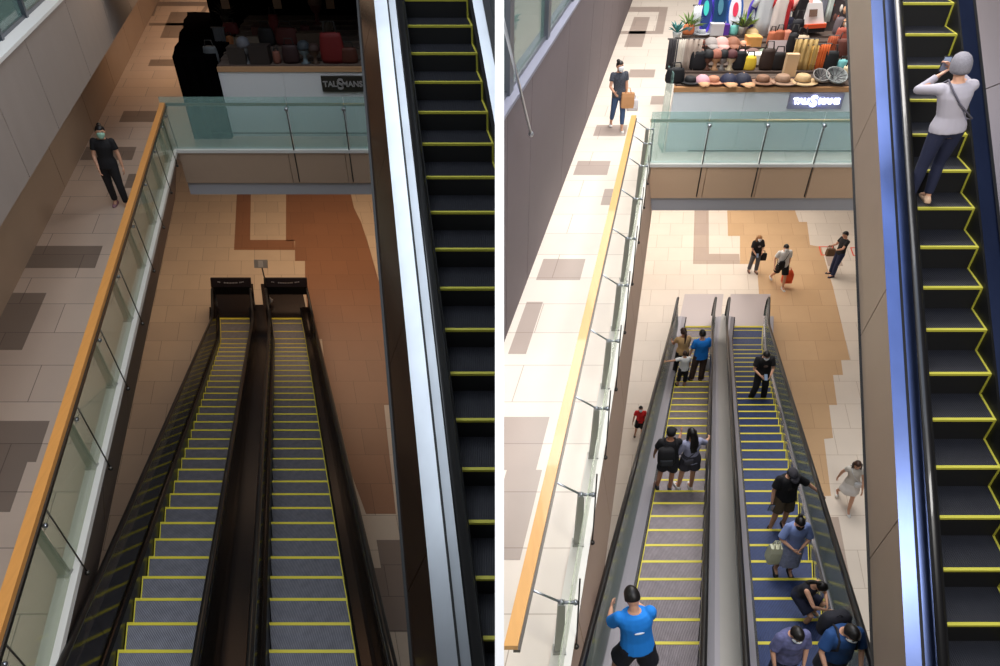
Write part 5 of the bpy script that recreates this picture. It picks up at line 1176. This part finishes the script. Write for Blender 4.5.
f = person('person in navy and white striped top, mostly cut off at the picture edge', P1, 1.25, 184, arms=((10, 14, 30, -8), (10, 14, 30, -8)), hair='short', top=dict(m=None, sleeve=.8, loose=.04) if 0 else dict(m=cl((90, 92, 130), noise_amt=.8, nscale=16), sleeve=.8, loose=.04), bottom=dict(m=NAVC, len=1.9), shoes=shw, head=(0, 34), vox=.008, mask=MASKW)
P1 = on_step(fR, 820, 684, RUN); H = height_for(P1, 622)
f = person('person in dark blue t-shirt with white mask looking down, nearest on the blue steps', P1, 1.36, 182, arms=((20, 16, 50, -10), (20, 18, 50, -10)), hair='short', top=dict(m=cl((30, 66, 116)), sleeve=.75, loose=.045), bottom=dict(m=cl((50, 50, 60)), len=.9, name='shorts'), shoes=shw, head=(-14, 36), mask=MASKW, vox=.008, wide=1.1, lean=4)
backpack(f, cl((30, 30, 38)), 'black backpack on the rider in dark blue with a white mask', .4, .46, .2)
# --- near escalator rider
t, a = nfR[0].solve(922, 200, 0, -12, 12); kk = floor(t/.37); P1 = nfR[0].O+nfR[0].H*((kk+.45)*.37)+X*a; P1.z = nfR[0].pt(kk*.37, 0, 0).z+.006
H = height_for(P1, 57)
f = person('person in grey beanie and grey hooded top photographing from the near right escalator', P1, min(H, 1.7), -4, arms=((70, 26, 160, -52), (74, 22, 160, -50)), legs=((4, 2, 0, 1), (12, 2, -4, 1)), hair='short', hairm=HBR, look=dict(beanie=cl((128, 124, 130), noise_amt=.3, nscale=80)), top=dict(m=cl((168, 162, 170)), sleeve=1.9, loose=.022, hem=.9), bottom=dict(m=cl((28, 32, 56)), len=1.92, loose=.004), shoes=mat('sand shoe', (206, 170, 140), .6), female=True, head=(8, -2), side=-9, vox=.008)
phone((f['hand'][0]+f['hand'][1])/2+Vector((0, .06, .02)), 'phone raised in both hands by the rider in the grey beanie', .1)
crossbag(f, cl((90, 86, 96)), 'small grey strap bag across the back of the beanie wearer', 1, .05, .05, front=True)
# red tape marks on the bright lower floor
redt = mat('red floor tape', (226, 84, 64), .6)
def tape(px, label):
    c = [at(x, y, .0) for x, y in px]; mb = MB(); n = len(c)
    cen = sum(c, Vector())/n
    for i in range(n):
        a, b = c[i], c[(i+1) % n]; a2 = a.lerp(cen, .16); b2 = b.lerp(cen, .16)
        mb.slab([a, b, b2, a2], .0045, .0075)
    return tag(mb.build('floor_marking', redt), label, 'floor marking', 'red taped rectangles')
tape([(818.5, 246.5), (833, 246.5), (835.5, 255.5), (821, 255.5)], 'red taped rectangle on the floor in front of the visitor in navy trousers')
tape([(850, 247.5), (864, 247.5), (867, 256), (853, 256)], 'red taped rectangle on the floor partly hidden by the near escalator')

# ------------------------------------------------------------------ light
wd = bpy.data.worlds.new('world'); sc.world = wd; wd.use_nodes = True
wd.node_tree.nodes['Background'].inputs[0].default_value = (.6, .6, .66, 1); wd.node_tree.nodes['Background'].inputs[1].default_value = .05
def area(name, loc, size, power, col, rot=(0, 0, 0)):
    l = bpy.data.lights.new(name, 'AREA'); l.shape = 'RECTANGLE'; l.size, l.size_y = size; l.energy = power; l.color = col
    o = bpy.data.objects.new(name, l); C.objects.link(o); o.location = loc; o.rotation_euler = rot; return o
ZC = CZ+5
# bright hall: white ceiling panels and warm downlights below the upper floor
area('ceiling_panel_light', (4, 4, ZC+2), (5, 9), 400, (.62, .74, 1))
area('ceiling_panel_light', (5, 17, ZC), (8, 6), 1900, (1, .96, .92))
area('ceiling_panel_light', (8, 26, ZC), (9, 8), 1500, (1, .93, .85))
area('downlight_strip', (7, 24, UP-1.3), (8, 8), 750, (1, .93, .86))
area('hall_light', (3, 10, UP+9), (4, 6), 470, (1, .97, .94))
area('fascia_fill_light', (4, -1, CZ+2.5), (5, 1.5), 750, (1, .97, .93), (radians(60), 0, 0))  # fill light added on the camera side to brighten the far fascia
# dim hall: a cool skylight above, weak warm lamps beyond
area('skylight', (-3, 6.2, ZC+2), (5, 14), 1000, (.85, .92, 1))
area('warm_lamp', (-6, 22, UP-1.3), (8, 8), 330, (1, .7, .45))
area('warm_lamp', (-8, 20, UP+5), (6, 8), 330, (1, .7, .45))
area('warm_lamp', (-11, 27, UP+4.5), (5, 9), 330, (1, .62, .34))
